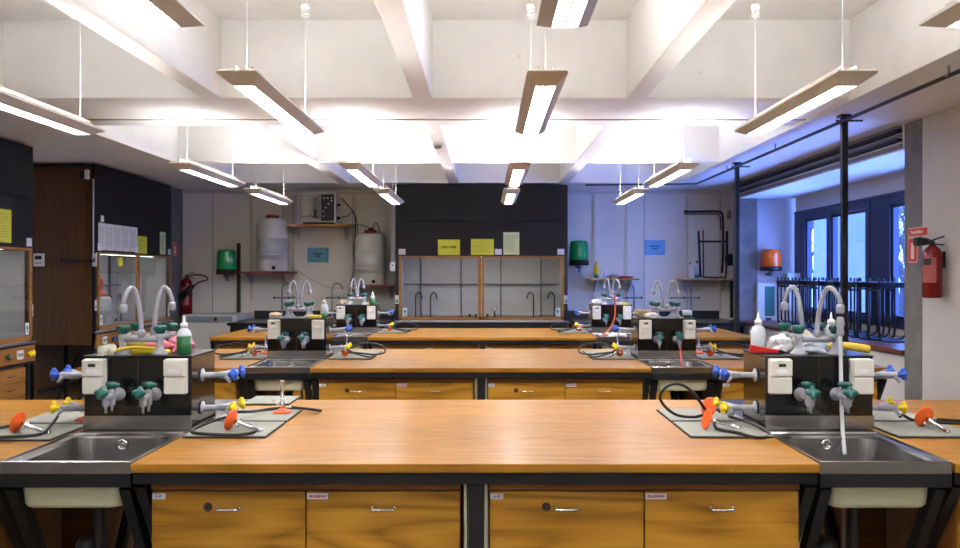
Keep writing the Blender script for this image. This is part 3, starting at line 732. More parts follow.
def lump(name, loc, label, cat, m, sz, rz=0, seed=1, amp=.25):
    rnd = random.Random(seed); mb = MB()
    bmesh.ops.create_icosphere(mb.bm, subdivisions=4, radius=1)
    offs = [Vector((rnd.uniform(-9, 9), rnd.uniform(-9, 9), rnd.uniform(-9, 9))) for _ in range(2)]
    from mathutils import noise as nz
    for v in mb.bm.verts:
        d = nz.noise(v.co*1.7+offs[0])*amp+nz.noise(v.co*4+offs[1])*amp*.4
        co = v.co*(1+d); v.co = Vector((co.x*sz[0], co.y*sz[1], max(0, (co.z*.8+.55))*sz[2]))
    for f in mb.bm.faces: f.smooth = True
    o = mb.build(name, m, None); o.location = loc; o.rotation_euler = (0, 0, rz)
    return tag(o, label, cat)
PINK = mat('pink_rubber', (206, 96, 112), .6, noise=.25, nscale=20)
lump('folded_cloth', (-1.345, 3.58, BZ), 'crumpled pink cloth under the left front mixer taps', 'cloth', PINK, (.065, .045, .036), .2, 2)
lump('rubber_glove', (-1.28, 3.66, BZ), 'pink and white rubber glove behind the left front taps', 'glove', mat('pink_white_rubber', (222, 130, 150), .6, noise=.4, nscale=30), (.05, .035, .045), .5, 5, .4)
lump('rubber_glove', (-1.45, 3.66, BZ), 'yellow rubber glove behind the left front brush', 'glove', mat('yellow_rubber', (216, 186, 80), .6, noise=.15), (.07, .035, .05), -.2, 6, .3)
MB_ = MB().tube(smooth([(-.07, 0, .008), (-.03, 0, .012), (.03, 0, .012), (.09, .01, .008)], 6), [.006]+[.010]*17+[.006], 10)
o = MB_.build('sponge_stick', YELL); o.location = (-1.36, 3.50, BZ+.001); tag(o, 'thin yellow scrubbing stick lying between the left front flanges', 'stick')
# right front box
t = thing('stapler', 'red stapler with black nose lying on the right front tap box', 'stapler', (1.13, 3.53, BZ), -.10)
MB().prism([(-.06, .004), (.05, .004), (.055, .016), (-.055, .036)], -.014, .014).build('arm', REDP, t, .002)
B(-.06, -.012, 0, .07, .012, .0035).build('base', BLACKM, t)
MB().prism([(.052, .004), (.085, .002), (.075, .012), (.055, .018)], -.012, .012).build('nose', BLACKM, t)
GLV = mat('white_glove', (214, 214, 216), .7, noise=.12, nscale=25)
lump('work_glove', (1.225, 3.62, BZ), 'crumpled white cotton glove by the right front mixer, left one', 'glove', GLV, (.045, .05, .05), .3, 8, .4)
lump('work_glove', (1.325, 3.55, BZ), 'crumpled white and grey glove between the right front flanges', 'glove', mat('white_grey_glove', (196, 200, 214), .7, noise=.35, nscale=25), (.06, .04, .035), -.4, 9, .4)
lump('crumpled_cloth', (1.33, 3.65, BZ), 'crumpled cream paper towel behind the right front mixer taps', 'cloth', mat('cream_cloth', (228, 220, 200), .8), (.04, .03, .062), 0, 12, .5)
t = thing('scrub_brush', 'yellow handled brush with green edge on the right front box', 'brush', (1.47, 3.55, BZ), -.35)
MB().tube(smooth([(-.07, 0, .022), (-.02, 0, .030), (.05, 0, .024), (.09, 0, .016)], 6), [.010]+[.017]*17+[.012], 10).build('handle', mat('brush_yellow', (222, 190, 60), .5), t)
B(-.07, -.014, .001, .0, .014, .008).build('pad', mat('pad_green', (20, 110, 70), .7), t)
# middle / rear boxes
t = thing('sponge', 'yellow sponge at the front edge of the middle left box', 'sponge', (-1.26, ROWY[1]+.65, BZ))
B(-.05, -.025, 0, .05, .025, .022).build('foam', mat('sponge_yellow', (230, 210, 80), .9, noise=.1, nscale=40), t, .006)
lump('crumpled_cloth', (-1.56, ROWY[1]+.70, BZ), 'crumpled pale cloth on the left of the middle left box', 'cloth', mat('beige_cloth', (200, 184, 156), .8), (.045, .04, .03), 0, 21, .4)
lump('crumpled_cloth', (1.16, ROWY[1]+.70, BZ), 'crumpled tan cloth on the middle right box', 'cloth', mat('tan_cloth', (170, 150, 120), .8), (.06, .04, .045), 0, 22, .5)
lump('work_glove', (1.22, ROWY[1]+.66, BZ), 'white glove beside the tan cloth, middle right box', 'glove', GLV, (.05, .035, .03), 0, 23, .4)
lump('crumpled_cloth', (1.17, ROWY[2]+.70, BZ), 'crumpled white cloth on the left of the rear right box', 'cloth', GLV, (.055, .035, .04), 0, 24, .5)
t = thing('sponge', 'yellow sponge at the right of the rear right box', 'sponge', (1.45, ROWY[2]+.66, BZ))
B(-.055, -.025, 0, .055, .025, .022).build('foam', MATS['sponge_yellow'], t, .006)
lump('crumpled_cloth', (-1.52, ROWY[2]+.72, BZ), 'crumpled cream cloth on the left of the rear left box', 'cloth', mat('beige_cloth', (200, 184, 156), .8), (.04, .035, .035), 0, 25, .4)
t = thing('sponge', 'pale yellow sponge on the rear left box, beside green bottle', 'sponge', (-1.27, ROWY[2]+.66, BZ))
B(-.035, -.02, 0, .035, .02, .018).build('foam', mat('sponge_pale', (228, 214, 130), .9), t, .005)

# ------------------------------------------------------------------ fume hoods
HW, HT = 2.27, 2.695
def hood(label, loc, rz, end_panel=TEAK, side='back'):
    t = thing('fume_hood', label, 'fume hood', loc, rz)
    D = .74 if side != 'back' else .92
    h = HW/2
    # origin: centre of the front face on the floor; front looks to -Y
    fp = MB().box(-h, 0, 1.757, h, .03, 2.215).box(-h, 0, 2.222, h, .03, HT)
    fp.build('upper_panel', HOODB, t)
    B(-h, .03, 1.757, h, D, HT-.01).build('upper_box', HOODB, t)
    for s in (-1, 1):
        B(s*h-(.03 if s > 0 else 0), .031, .756, s*h+(0 if s > 0 else .03), D, 1.756).build('side_panel', HOODB if side == 'back' else end_panel, t)
        B(s*h-(.05 if s > 0 else 0), .0, .756, s*h+(0 if s > 0 else .05), .03, 1.756).build('post', BLACKM, t)
        B(s*h-(.05 if s > 0 else .0), -.003, 1.13, s*h+(.0 if s > 0 else .05), -.0005, 1.24).build('sticker', WHITE, t)
        B(s*h-(.04 if s > 0 else -.01), -.0045, 1.14, s*h+(-.01 if s > 0 else .04), -.003, 1.185).build('sticker', GRNS, t)
    if side != 'back':
        # brown veneered end panels run full height on the outside
        for s in (-1, 1): B(s*h-(0 if s > 0 else .012), .03, .756, s*h+(.012 if s > 0 else 0), D, HT-.03).build('end_panel', end_panel, t)
    # interior
    B(-h+.03, D-.03, .93, h-.03, D, 1.755).build('inner_back', mat('hood_liner', (206, 204, 204), .35, noise=.06), t)
    for s in (-1, 1): B(s*(h-.032)-.004, .06, .905, s*(h-.032)+.004, D-.035, 1.735).build('inner_side', MATS['hood_liner'], t)
    B(-h+.03, .05, .865, h-.03, D-.03, .90).build('worktop', mat('hood_worktop', (190, 188, 184), .4), t, .002)
    mb = MB().box(-h+.03, D-.09, 1.365, h-.03, D-.06, 1.385)
    for x in (-.86, -.29, .27, .84): mb.box(x-.008, D-.06, .9, x+.008, D-.031, 1.755)
    mb.build('inner_rail', mat('rail_dark', (104, 104, 110), .4, .5), t)
    for x, sp in ((-.93, .09), (-.72, .09), (.73, -.09), (1.02, -.09)):
        q = MB().tube(smooth([(x, D-.12, .9), (x, D-.12, 1.18), (x+sp*.15, D-.12, 1.235), (x+sp*.5, D-.12, 1.26), (x+sp*.85, D-.12, 1.235), (x+sp, D-.12, 1.17)], 6), .009, 8)
        q.build('inner_tap', mat('tap_dark', (52, 54, 58), .3, .3), t)
    for x in (-.17, -.08, .08): MB().lathe([(.012, 0), (.016, .01), (.016, .05), (.01, .06)], (x, D-.14, .9)).build('inner_valve', BLACKM, t)
    q = MB().lathe([(.012, 0), (.012, .10)], (.18, D-.14, .9)).lathe([(.034, 0), (.034, .012)], (.18, D-.145, 1.03), (0, -1, 0)).build('gauge', mat('tap_dark', (52, 54, 58), .3, .3), t)
    MB().lathe([(.029, 0), (.029, .001)], (.18, D-.158, 1.03), (0, -1, 0)).build('dial', WHITE, q)
    B(-h+.3, .10, 1.74, h-.3, .16, 1.754).build('hood_fill_strip', mat('hood_fill_glow', (255, 255, 255), .5, emit=(255, 250, 240), es=6.5), t)  # unseen glowing strip, added to brighten the hood interior
    # sashes
    for k in range(2):
        a = -h+.05 if k == 0 else .002; b = -.002 if k == 0 else h-.05
        yy = -.022
        mb = MB().box(a, yy, .91, a+.035, 0, 1.75).box(b-.035 if k else b-.045, yy, .91, b, 0, 1.75).box(a, yy, .91, b, 0, .955).box(a, yy, 1.735, b, 0, 1.757)
        sh = mb.build('sash', SASHW, t, .002)
        B(a+.034, yy+.009, .954, b-.034, yy+.013, 1.736).build('glass', GL, sh)
        B(a+.05 if k == 0 else b-.11, yy+.006, .965, a+.11 if k == 0 else b-.05, yy+.0085, 1.075).build('sticker', WHITE, sh)
        MB().prism([((a+.05 if k == 0 else b-.11)+.008, 1.045), ((a+.05 if k == 0 else b-.11)+.052, 1.045), ((a+.05 if k == 0 else b-.11)+.030, .980)], yy+.0045, yy+.0058).build('arrow_mark', GRNS, sh)
    B(-h, -.035, .885, h, .048, .903).build('front_lip', mat('lip_aluminium', (176, 178, 182), .35, .8), t, .003)
    B(-h, -.01, .80, h, .03, .885).build('lower_rail', BLACKM, t)
    if side == 'left':
        B(-h, -.022, .72, h, -.0, .865).build('control_strip', CARC if side == 'back' else SASHW, t, .002)
        B(-h, .0, .69, h, .03, .72).build('lower_rail', BLACKM, t)
        B(-h+.02, D-.06, .03, h-.02, D-.045, .755).build('back_panel', TEAK, t)
        if loc[1] > 9: MB().tube([(-h+.1, .5, .05), (-h+.7, .5, .6)], .014, 8).tube([(-h+.05, .2, .42), (-h+.9, .2, .46)], .012, 8).tube([(-h+.3, .45, .02), (-h+.3, .45, .75)], .025, 8).build('pipework', BLACKM, t)
        for x in (-.95, -.3, .45, .86):
            s_ = B(x-.05, -.034, .755, x+.05, -.022, .835).build('socket_outlet', WHITE, t, .003)
            for dx in (-.022, .022): MB().lathe([(.016, 0), (.016, .002)], (x+dx, -.034, .795), (0, -1, 0)).build('socket_hole', mat('socket_grey', (120, 120, 120), .5), s_)
        for x, m in ((-.75, BLUE), (-.66, GREEN), (-.1, YELL), (.02, YELL), (.65, GREEN), (1.0, YELL), (1.06, YELL)):
            knob(t, (x, -.035, .795), (0, -1, 0), m, .024, 'control_knob')
    # frame legs underneath
    for x in (-h+.04, 0, h-.04):
        for y in (.04, D-.04): B(x-.02, y-.02, 0.001, x+.02, y+.02, .756 if abs(x) > .1 else .69).build('leg', BLACKM, t)
    MB().bar((-h+.06, .62, .25), (h-.06, .62, .25), .03).build('stretcher', BLACKM, t)
    B(-h+.03, .03, .76, h-.03, D-.02, .80).build('tray', BLACKM, t)
    for x in ((-h+.09, h-.09, .222) if side == 'back' else (-h+.12, -.02, h-.07)):
        B(x-.045, -.0025, 1.775, x+.045, -.0005, 1.85).build('small_label', mat('label_white', (226, 226, 234), .5), t)
    return t
hood('wide charcoal fume hood with two wooden sashes against the back wall', (-.06, 11.45, 0), 0)
hood('charcoal fume hood with brown end panel along the left wall, farther', (-4.2, 10.47, 0), PI/2, side='left')
hood('charcoal fume hood cut off by the left edge of the photo', (-4.2, 6.93, 0), PI/2, side='left')

# drawer unit under the near left hood, cupboard frame under the other
def drawer_unit(loc, W, label):
    t = thing('drawer_unit', label, 'drawer unit', loc, PI/2, 'drawer units under the left hood')
    B(-W/2, .02, .04, W/2, .5, .68).build('body', CARC, t)
    n = 5
    for k in range(n):
        z0 = .05+k*.125
        d = B(-W/2+.004, 0, z0, W/2-.004, .02, z0+.120).build('drawer', SASHW, t, .002)
        for x in (-W/4, W/4): MB().tube(smooth([(x-.05, 0, z0+.06), (x-.045, -.02, z0+.06), (x+.045, -.02, z0+.06), (x+.05, 0, z0+.06)], 3), .004, 6).build('handle', mat('tap_dark', (52, 54, 58), .3, .3), d)
    return t
drawer_unit((-4.21, 7.46, 0), 1.0, 'wooden drawer unit under the nearest left hood, by its far post')
drawer_unit((-4.21, 6.39, 0), 1.0, 'wooden drawer unit under the nearest left hood, near end, outside the frame')

# paper notices
def lines(mb, w, h, n, rnd, jit=.3, top=.85, y=-.0016, thick=.0025):
    for k in range(n):
        zz = h*(top-.5)-k*(h*(top-.1)/n)
        x = -w*.42
        end = w*(.42-rnd.random()*jit)
        while x < end:
            l = rnd.uniform(.01, .035); mb.box(x, y, zz, min(x+l, end), y+.0006, zz+thick); x += l+.006
    return mb
def notice(loc, rz, w, h, m, label, name='paper_notice', words=None, nl=0, ink=INKG, cat='notice', size=.03, thick=.0035):
    t = thing(name, label, cat, loc, rz)
    B(-w/2, -.001, -h/2, w/2, 0, h/2).build('sheet', m, t)
    if words:
        for k, wd in enumerate(words): text(wd, size, ink, t, (0, -.0018, (len(words)-1)*size*.6-k*size*1.25))
    if nl: lines(MB(), w, h, nl, random.Random(int(w*1000)+nl), thick=thick).build('print', ink, t)
    return t
P76 = 11.45/FPX
def hx_(px): return (px-486)*P76
def hz_(py): return EYE+(274-py)*P76
yh = 11.449
notice((hx_(448.9), yh, hz_(247.3)), 0, .29, .205, YPAP, 'yellow sheet with one line of bold print, left on the back hood', words=['SYRE - BASER'], ink=INK, size=.034)
notice((hx_(482.4), yh, hz_(247)), 0, .30, .21, YPAP, 'yellow sheet full of fine print, middle of the back hood', nl=9)
notice((hx_(511.3), yh, hz_(243.5)), 0, .21, .297, YPAP2, 'pale upright printed sheet, right of the yellow ones on the back hood', nl=14)
# side hood notices: at local x along +Y
def sx_(px, X=-4.198): return FPX*X/(px-486)      # depth at which the hood face meets that column
xf = -4.199
ys = [9.42+.105+k*.213 for k in range(5)]
for k, yy in enumerate(ys):
    notice((xf, yy, 1.93), PI/2, .205, .295, WPAP, 'white printed sheet on the left hood, %s of the five in a row' % ('first', 'second', 'third', 'fourth', 'fifth')[k], nl=13, ink=INKG)
notice((xf, 10.63, 1.875), PI/2, .29, .21, YPAP, 'yellow printed sheet on the left hood right of the white row', nl=8)
notice((xf, 11.30, 1.92), PI/2, .20, .29, YPAP2, 'pale upright printed sheet near the far end of the left hood', nl=13)
notice((xf, 9.52, 2.125), PI/2, .08, .07, WHITE, 'tiny white label above the row of sheets on the left hood', name='paper_label', cat='label')
notice((xf, 7.55, 1.94), PI/2, .29, .29, YPAP, 'yellow printed sheet on the nearest left hood, at photo edge', nl=10)
notice((-4.176, 9.95, 1.66), PI/2, .10, .10, mat('sticky_yellow', (240, 220, 40), .8), 'small bright yellow sticky note on the left hood glass', name='sticky_note', cat='note')

# fittings on the brown end panel (faces the camera at y=9.32)
ye = 9.32
t = thing('wall_thermostat', 'small white controller box with dark display beside the brown panel', 'controller', (-4.78, 9.318, 1.67))
B(-.055, -.03, -.07, .055, -.001, .07).build('case', WHITE, t, .005)
B(-.035, -.032, .005, .035, -.030, .045).build('display', mat('display_dark', (40, 44, 50), .2), t)
mb = MB()
for k in range(3): mb.box(-.03+k*.022, -.033, -.04, -.015+k*.022, -.030, -.025)
mb.build('button', mat('button_grey', (120, 120, 126), .5), t)
t = thing('door_stay', 'black horizontal rod across the brown hood panel', 'rod', (-4.45, 9.318, 1.67))
MB().tube([(-.08, -.03, .0), (.26, -.03, -.01)], .010, 8).build('rod', BLACKM, t)
B(-.09, -.04, -.02, -.06, -.001, .02).build('bracket', BLACKM, t)
t = thing('switch_box', 'white switch at the front corner of the farther left hood', 'switch', (-4.19, 9.33, 1.67))
B(-.02, -.032, -.07, .028, -.013, .07).build('case', WHITE, t, .004)
B(-.008, -.036, -.02, .014, -.032, .02).build('rocker', mat('button_grey', (120, 120, 126), .5), t)
t = thing('wall_conduit', 'thin white vertical conduit at the corner of the left hood', 'conduit', (-4.20, 9.318, 1.74))
MB().tube([(0, -.012, -.01), (0, -.012, .80)], .009, 8).build('conduit', mat('conduit_white', (210, 208, 214), .4), t)
t = thing('ceiling_camera', 'small black and white sensor at the top of the hood corner', 'sensor', (-4.29, 9.31, 2.58))
B(-.035, -.06, -.04, .035, .005, .04).build('case', BLACKM, t, .006); B(.02, -.064, -.05, .06, -.02, .05).build('cover', WHITE, t, .006)

# canisters inside the farther left hood
for k, (yy, h_) in enumerate(((9.72, .30), (10.12, .32))):
    t = thing('white_canister', ('white canister with orange red cap inside left hood, nearer one', 'white canister with orange red cap inside left hood, farther one')[k], 'canister', (-4.50, yy, .902))
    MB().lathe([(.13, 0), (.14, .01), (.14, h_), (.12, h_+.03), (.05, h_+.05)], (0, 0, 0)).build('body', mat('canister_white', (210, 208, 204), .4), t)
    MB().lathe([(.095, 0), (.095, .035), (.04, .05), (.035, .13), (.045, .14), (.045, .20), (.03, .21)], (0, 0, h_+.035)).build('cap', mat('cap_orange', (206, 64, 40), .5), t)

# ------------------------------------------------------------------ back wall, left part
def bx(px, d): return (px-486)*d/FPX
def bz(py, d): return EYE+(274-py)*d/FPX
# slotted wall rails
mb_i = 0
for px, z0, z1, lb in ((251.5, 1.12, 2.62, 'slotted pale wall rail left of the left tank'), (293.5, 1.12, 2.55, 'slotted pale wall rail right of the left tank'), (355, 1.15, 2.62, 'slotted pale wall rail behind the dangling cables'),
                       (594, .95, 2.66, 'slotted wall rail nearest the back hood on the right'), (626, .95, 2.66, 'slotted wall rail right of the small bottles'), (687, .95, 2.66, 'slotted wall rail left of the hanging black frames'), (720, .95, 2.66, 'slotted wall rail nearest the right corner')):
    x = bx(px, YB)
    t = thing('slotted_rail', lb, 'rail', (x, YB-.001, 0))
    B(-.02, -.014, z0, .02, -.0, z1).build('rail', mat('rail_cream', (226, 216, 192), .5), t)
    mb = MB(); z = z0+.03
    while z < z1-.02: mb.box(-.005, -.0150, z, .005, -.0141, z+.016); z += .045
    mb.build('slots', mat('slot_dark', (120, 108, 90), .8), t)
def shelf(x0, x1, z, d, label, m, y1=YB-.018):
    t = thing('wall_shelf', label, 'shelf', ((x0+x1)/2, y1, z))
    h = (x1-x0)/2
    B(-h, -d, -.022, h, 0, 0).build('board', m, t, .002)
    for s in (-1, 1):
        xx = s*(h-.10 if h > .2 else h*.7)
        MB().prism([(0, -.023), (-d+.04, -.023), (-d+.04, -.035), (-.03, -.19), (0, -.19)], xx-.004, xx+.004, 'X').build('bracket', mat('bracket_cream', (190, 182, 166), .5), t)
    return t
ds = 12.1
shelf(bx(240, ds), bx(293, ds), bz(271.5, ds), .5, 'red edged shelf carrying the left white tank', SHRED)
shelf(bx(353, ds), bx(397, ds), bz(285, ds), .5, 'red edged shelf carrying the right white tank', SHRED)
PLY = wood('ply_edge', (150, 100, 50), (196, 144, 80), (214, 166, 100), rough=.5, coat=0)
shelf(bx(288, ds), bx(352, ds), bz(225, ds), .45, 'light wood shelf under the water still', PLY)
shelf(bx(589, ds), bx(638, ds), bz(278.5, ds), .4, 'light wood shelf with small bottles right of the back hood', PLY)
shelf(bx(681, ds), bx(734, ds), bz(278.5, ds), .4, 'light wood shelf below the hanging black frames', PLY)
def tank(px, z, h, label, seed):
    t = thing('water_tank', label, 'tank', (bx(px, ds), 12.1, z)); R = .215
    pm = bpy.data.materials.get('translucent_tank') or mat('translucent_tank', (214, 210, 200), .35)
    prof = [(R*.93, 0), (R, .02), (R, .22), (R+.004, .225), (R+.004, .235), (R, .24), (R, h-.12), (R*.97, h-.06), (R*.85, h-.015), (R*.5, h)]
    MB().lathe(prof, (0, 0, 0), seg=40).build('body', pm, t)
    MB().lathe([(.09, 0), (.09, .03), (.08, .045), (.0, .048)], (0, 0, h-.002), seg=24).build('cap', mat('cap_red', (150, 44, 26), .5), t)
    MB().lathe([(R+.0015, .0), (R+.0015, .30)], (0, 0, .16), seg=40).build('waterline_band', mat('tank_wet', (204, 206, 202), .3), t)
    MB().lathe([(.025, 0), (.025, .03), (.012, .035), (.012, .06)], (.07, -R+.005, .05), (0, -1, 0), 12).build('spigot', BLACKM, t)
    return t
tank(272.5, bz(271.5, ds)+.001, .74, 'tall white plastic tank with red cap, left of the still', 1)
t2 = tank(370.5, bz(285, ds)+.001, .72, 'tall white plastic tank with red cap beside the back hood', 2)
MB().tube(smooth([(-.03, 0, .75), (-.03, 0, .80), (-.12, 0, .83), (-.28, .1, .84)]), .006, 6).tube(smooth([(.04, 0, .75), (.045, 0, .82), (.08, 0, .86), (.11, .02, .80), (.12, .02, .72)]), .007, 6).lathe([(.035, 0), (.035, .03), (.0, .032)], (0, 0, .762)).build('inlet_tube', BLACKM, t2)
# water still
zq = bz(225, ds)+.001
t = thing('water_still', 'white cased water still with glass column and black switch panel', 'still', (bx(318.5, ds), 12.05, zq))
W2, H2 = .27, .385
mb = MB().box(-W2, -.13, .03, W2, .13, .045).box(-W2, -.13, H2+.03, W2, .13, H2+.05).box(-W2, -.13, .045, -W2+.015, .13, H2+.03).box(W2-.02, -.13, .045, W2, .13, H2+.03).box(-W2+.015, .12, .045, W2-.02, .13, H2+.03)
mb.build('case', mat('still_case', (222, 216, 204), .4), t, .003)
B(-W2+.08, -.1, 0, W2-.05, .1, .03).build('base', BLACKM, t)
B(.07, -.125, .05, W2-.02, -.02, H2+.028).build('switch_panel', mat('panel_black', (26, 26, 28), .35), t)
mb = MB()
for x, z in ((.11, .35), (.16, .35), (.21, .35), (.21, .31), (.17, .27), (.13, .22), (.10, .17), (.10, .10)): mb.box(x-.008, -.1275, z, x+.010, -.1252, z+.016)
mb.build('switch', WHITE, t)
MB().lathe([(.022, 0), (.022, .17)], (-.04, -.02, .20), seg=16).build('glass_column', mat('milky_glass', (200, 198, 196), .2), t)
MB().lathe([(.014, 0), (.014, .07), (.02, .075), (.02, .11)], (-.03, -.03, .09)).build('valve', mat('blue_grey_valve', (90, 92, 130), .4), t)
MB().tube(smooth([(-.22, -.04, .10), (-.12, -.04, .12), (-.04, -.04, .10), (.03, -.04, .09)]), .006, 8).build('inner_tube', mat('tube_tan', (150, 120, 90), .5), t)
mb = MB().lathe([(.018, 0), (.018, .035), (.01, .05)], (W2, -.03, .27), (1, 0, 0), 12).lathe([(.018, 0), (.018, .035), (.01, .05)], (W2, -.03, .09), (1, 0, 0), 12)
mb.build('connector', BLACKM, t)
MB().lathe([(.012, 0), (.012, .006)], (W2, -.05, .19), (1, 0, 0), 10).build('red_button', REDP, t)
xw = YB-.03
def cable(pts, label, m=BLACKM, r=.007, name='cable', cat='cable'):
    return tag(MB().tube(smooth(pts, 6), r, 8).build(name, m), label, cat)
DC = 12.25
def bp(px, py, d=DC): return (bx(px, d), d, bz(py, d))
cable([bp(341, 198), bp(346, 203), bp(351, 209), bp(355, 216), bp(355.5, 232), bp(354, 252), bp(354.5, 268), bp(350, 284), bp(349, 300)], 'black cable hanging from the still down the back wall')
cable([bp(341, 217), bp(348, 216), bp(352, 212), bp(357, 222), bp(357.5, 250), bp(355, 272), bp(352, 292)], 'thinner dark cable looping beside the still', r=.005)
cable([bp(338, 221), bp(343, 224), bp(345, 232), bp(345, 240)], 'short pale drain tube below the still', mat('pale_tube', (196, 190, 170), .4), .007)
cable([bp(291, 268), bp(300, 272), bp(316, 282), bp(334, 288), bp(352, 286)], 'long pale hose sagging along the back wall between the tanks', mat('pale_tube', (196, 190, 170), .4), .007, 'water_hose', 'hose')
# beacons
def beacon(px, pyc, d, label, lensm, base_down=True, s=1.0):
    t = thing('beacon_lamp', label, 'beacon', (bx(px, d), d, bz(pyc, d)))
    MB().lathe([(.098*s, -.07*s), (.105*s, -.06*s), (.105*s, .0), (.10*s, .13*s), (.09*s, .155*s), (.0, .165*s)], (0, 0, 0), (0, 0, 1), 60, 15, .012).build('lens', lensm, t)
    MB().lathe([(.055*s, -.06*s), (.05*s, .10*s), (.0, .105*s)], (0, 0, 0.0)).build('reflector', mat('reflector_grey', (120, 126, 122), .3, .6), t)
    MB().lathe([(.112*s, -.115*s), (.112*s, -.062*s), (.10*s, -.058*s)], (0, 0, 0), seg=28).build('base', BLACKM, t)
    mb = MB().tube([(0, 0, -.116*s), (0, .0, -.15*s)], .03*s, 12).tube([(0, 0, -.15*s), (.01, 0, -.19*s)], .014*s, 8)
    if base_down == 'wall': mb.box(-.03, 0, -.14*s, .03, YB-d-.002, -.116*s)
    mb.build('mount', mat('mount_steel', (120, 122, 128), .35, .5), t)
    return t
def lens(name, rgb):
    m = mat(name, rgb, .12, coat=.5)
    return m
GLN = lens('green_lens', (8, 166, 84)); ORL = lens('orange_lens', (240, 100, 24))
beacon(226.5, 264, 12.15, 'green beacon lamp on the left back wall by the black post', GLN, 'wall', 1.25)
beacon(579, 255, 12.15, 'green beacon lamp right of the back hood', GLN, 'wall', 1.25)
t = thing('wall_strut', 'black vertical steel strut on the back wall by the green beacon', 'strut', (bx(237.5, 12.3), 12.36, .9))
B(-.018, -.03, .0, .018, .035, bz(243, 12.3)-.9).build('strut', BLACKM, t, .002)
# blue papers
notice((bx(317.8, YB), YB-.001, bz(255, YB)), 0, .297, .21, BPAP, 'blue sheet with two lines of print, left back wall', words=['DESTILLERT', 'VANN'], ink=INK, size=.028)
notice((bx(654.6, YB), YB-.001, bz(247.5, YB)), 0, .297, .21, mat('blue_paper_bright', (132, 192, 236), .8), 'blue sheet with two lines of print, right back wall', words=['DESTILLERT', 'VANN'], ink=INK, size=.028)
# fire extinguishers
def extinguisher(loc, rz, h, r, label, near=False):
    t = thing('fire_extinguisher', label, 'fire extinguisher', loc, rz)
    RD = mat('extinguisher_red', (128, 14, 16), .25, coat=.4)
    MB().lathe([(r*.9, 0), (r, .012), (r, h*.80), (r*.85, h*.88), (r*.45, h*.94), (r*.28, h*.97)], (0, 0, 0), seg=28).build('cylinder', RD, t)
    MB().lathe([(.018, 0), (.018, .03), (.012, .04)], (0, 0, h*.96)).build('valve', mat('tap_dark', (52, 54, 58), .3, .3), t)
    if near: mb = MB().bar((0, -.03, h+.012), (0, .085, h+.05), .022, .010).bar((0, -.03, h-.002), (0, .085, h-.012), .022, .010)
    else: mb = MB().bar((-.02, 0, h+.012), (.11, 0, h+.055), .022, .008).bar((-.02, 0, h-.005), (.11, 0, h-.03), .022, .008)
    mb.build('handle', BLACKM, t)
    if near:
        MB().tube([(0, -.02, h+.01), (0, -.06, h+.012), (0, -.125, h+.010)], [.022, .030, .032], 14).build('horn', BLACKM, t)
    else:
        MB().tube(smooth([(.02, 0, h), (.15, -.01, h+.02), (.27, -.01, h), (.30, -.01, h-.05), (.20, -.02, h-.08), (.12, -.03, h-.13)]), .010, 8).build('hose', BLACKM, t)
        MB().tube([(.12, -.03, h-.13), (.08, -.07, h-.17), (-.04, -.10, h-.30)], [.015, .04, .05], 12).build('horn', BLACKM, t)
    # label wraps the front
    mb = MB(); seg = 10
    for zz0, zz1 in ((h*.28, h*.74),):
        for k in range(seg):
            a0 = -PI/2-.75+(.75 if near else 0)+k*1.5/seg; a1 = a0+1.5/seg
            q = [mb.bm.verts.new(((r+.0012)*math.cos(a), (r+.0012)*math.sin(a), z)) for a, z in ((a0, zz0), (a1, zz0), (a1, zz1), (a0, zz1))]
            mb.bm.faces.new(q)
    mb.build('label', mat('label_red_pale', (186, 90, 88), .5), t)
    if near:
        mb = MB()
        for zz0, zz1, a_, b_ in ((h*.60, h*.72, -.62, .25), ):
            for k in range(8):
                a0 = -PI/2+.75+a_+k*(b_-a_)/8; a1 = a0+(b_-a_)/8
                q = [mb.bm.verts.new(((r+.002)*math.cos(a), (r+.002)*math.sin(a), z)) for a, z in ((a0, zz0), (a1, zz0), (a1, zz1), (a0, zz1))]
                mb.bm.faces.new(q)
        mb.build('label_plate', BLACKM, t)
    MB().box(-.02, r, h*.55, .02, r+.03, h*.85).build('wall_bracket', BLACKM, t)
    return t
extinguisher((-4.225, 12.27, .93), 0, .56, .08, 'red fire extinguisher with black hose in the left back corner')
extinguisher((3.262, 6.36, 1.345), -PI/2, .40, .068, 'red fire extinguisher mounted on the right wall near the pier', True)
def sign_ext(loc, rz, w, h, label):
    t = thing('extinguisher_sign', label, 'sign', loc, rz)
    B(-w/2, -.002, -h/2, w/2, 0, h/2).build('plate', SIGNW, t)
    B(-w/2+.006, -.0028, -h/2+.006, w/2-.006, -.002, h/2-.006).build('red_field', SIGNR, t)
    MB().prism([(-w*.16, -h*.36), (w*.16, -h*.36), (w*.16, h*.12), (w*.06, h*.2), (w*.06, h*.3), (-w*.2, h*.24), (-w*.22, h*.2), (-w*.06, h*.2), (-w*.16, h*.12)], -.0036, -.0028).build('pictogram', SIGNW, t)
    return t
sign_ext((3.344, 6.815, bz(250, 6.8)), -PI/2, .15, .195, 'red sign with white extinguisher pictogram on the right pier')
# sign on the plaster wall above: turned to the room
t = thing('extinguisher_sign', 'small red sign with lettering above the right extinguisher', 'sign', (3.344, 6.74, bz(232, 6.75)), -PI/2)
B(-.15, -.002, -.035, .16, 0, .035).build('plate', SIGNW, t); B(-.144, -.0028, -.03, .154, -.002, .03).build('red_field', SIGNR, t)
text('Brannslukker', .036, SIGNW, t, (-.01, -.0034, 0))
sign_ext((-4.319, 12.08, bz(249, 12.0)), PI/2, .15, .19, 'small red sign on the concrete column in the left back corner')

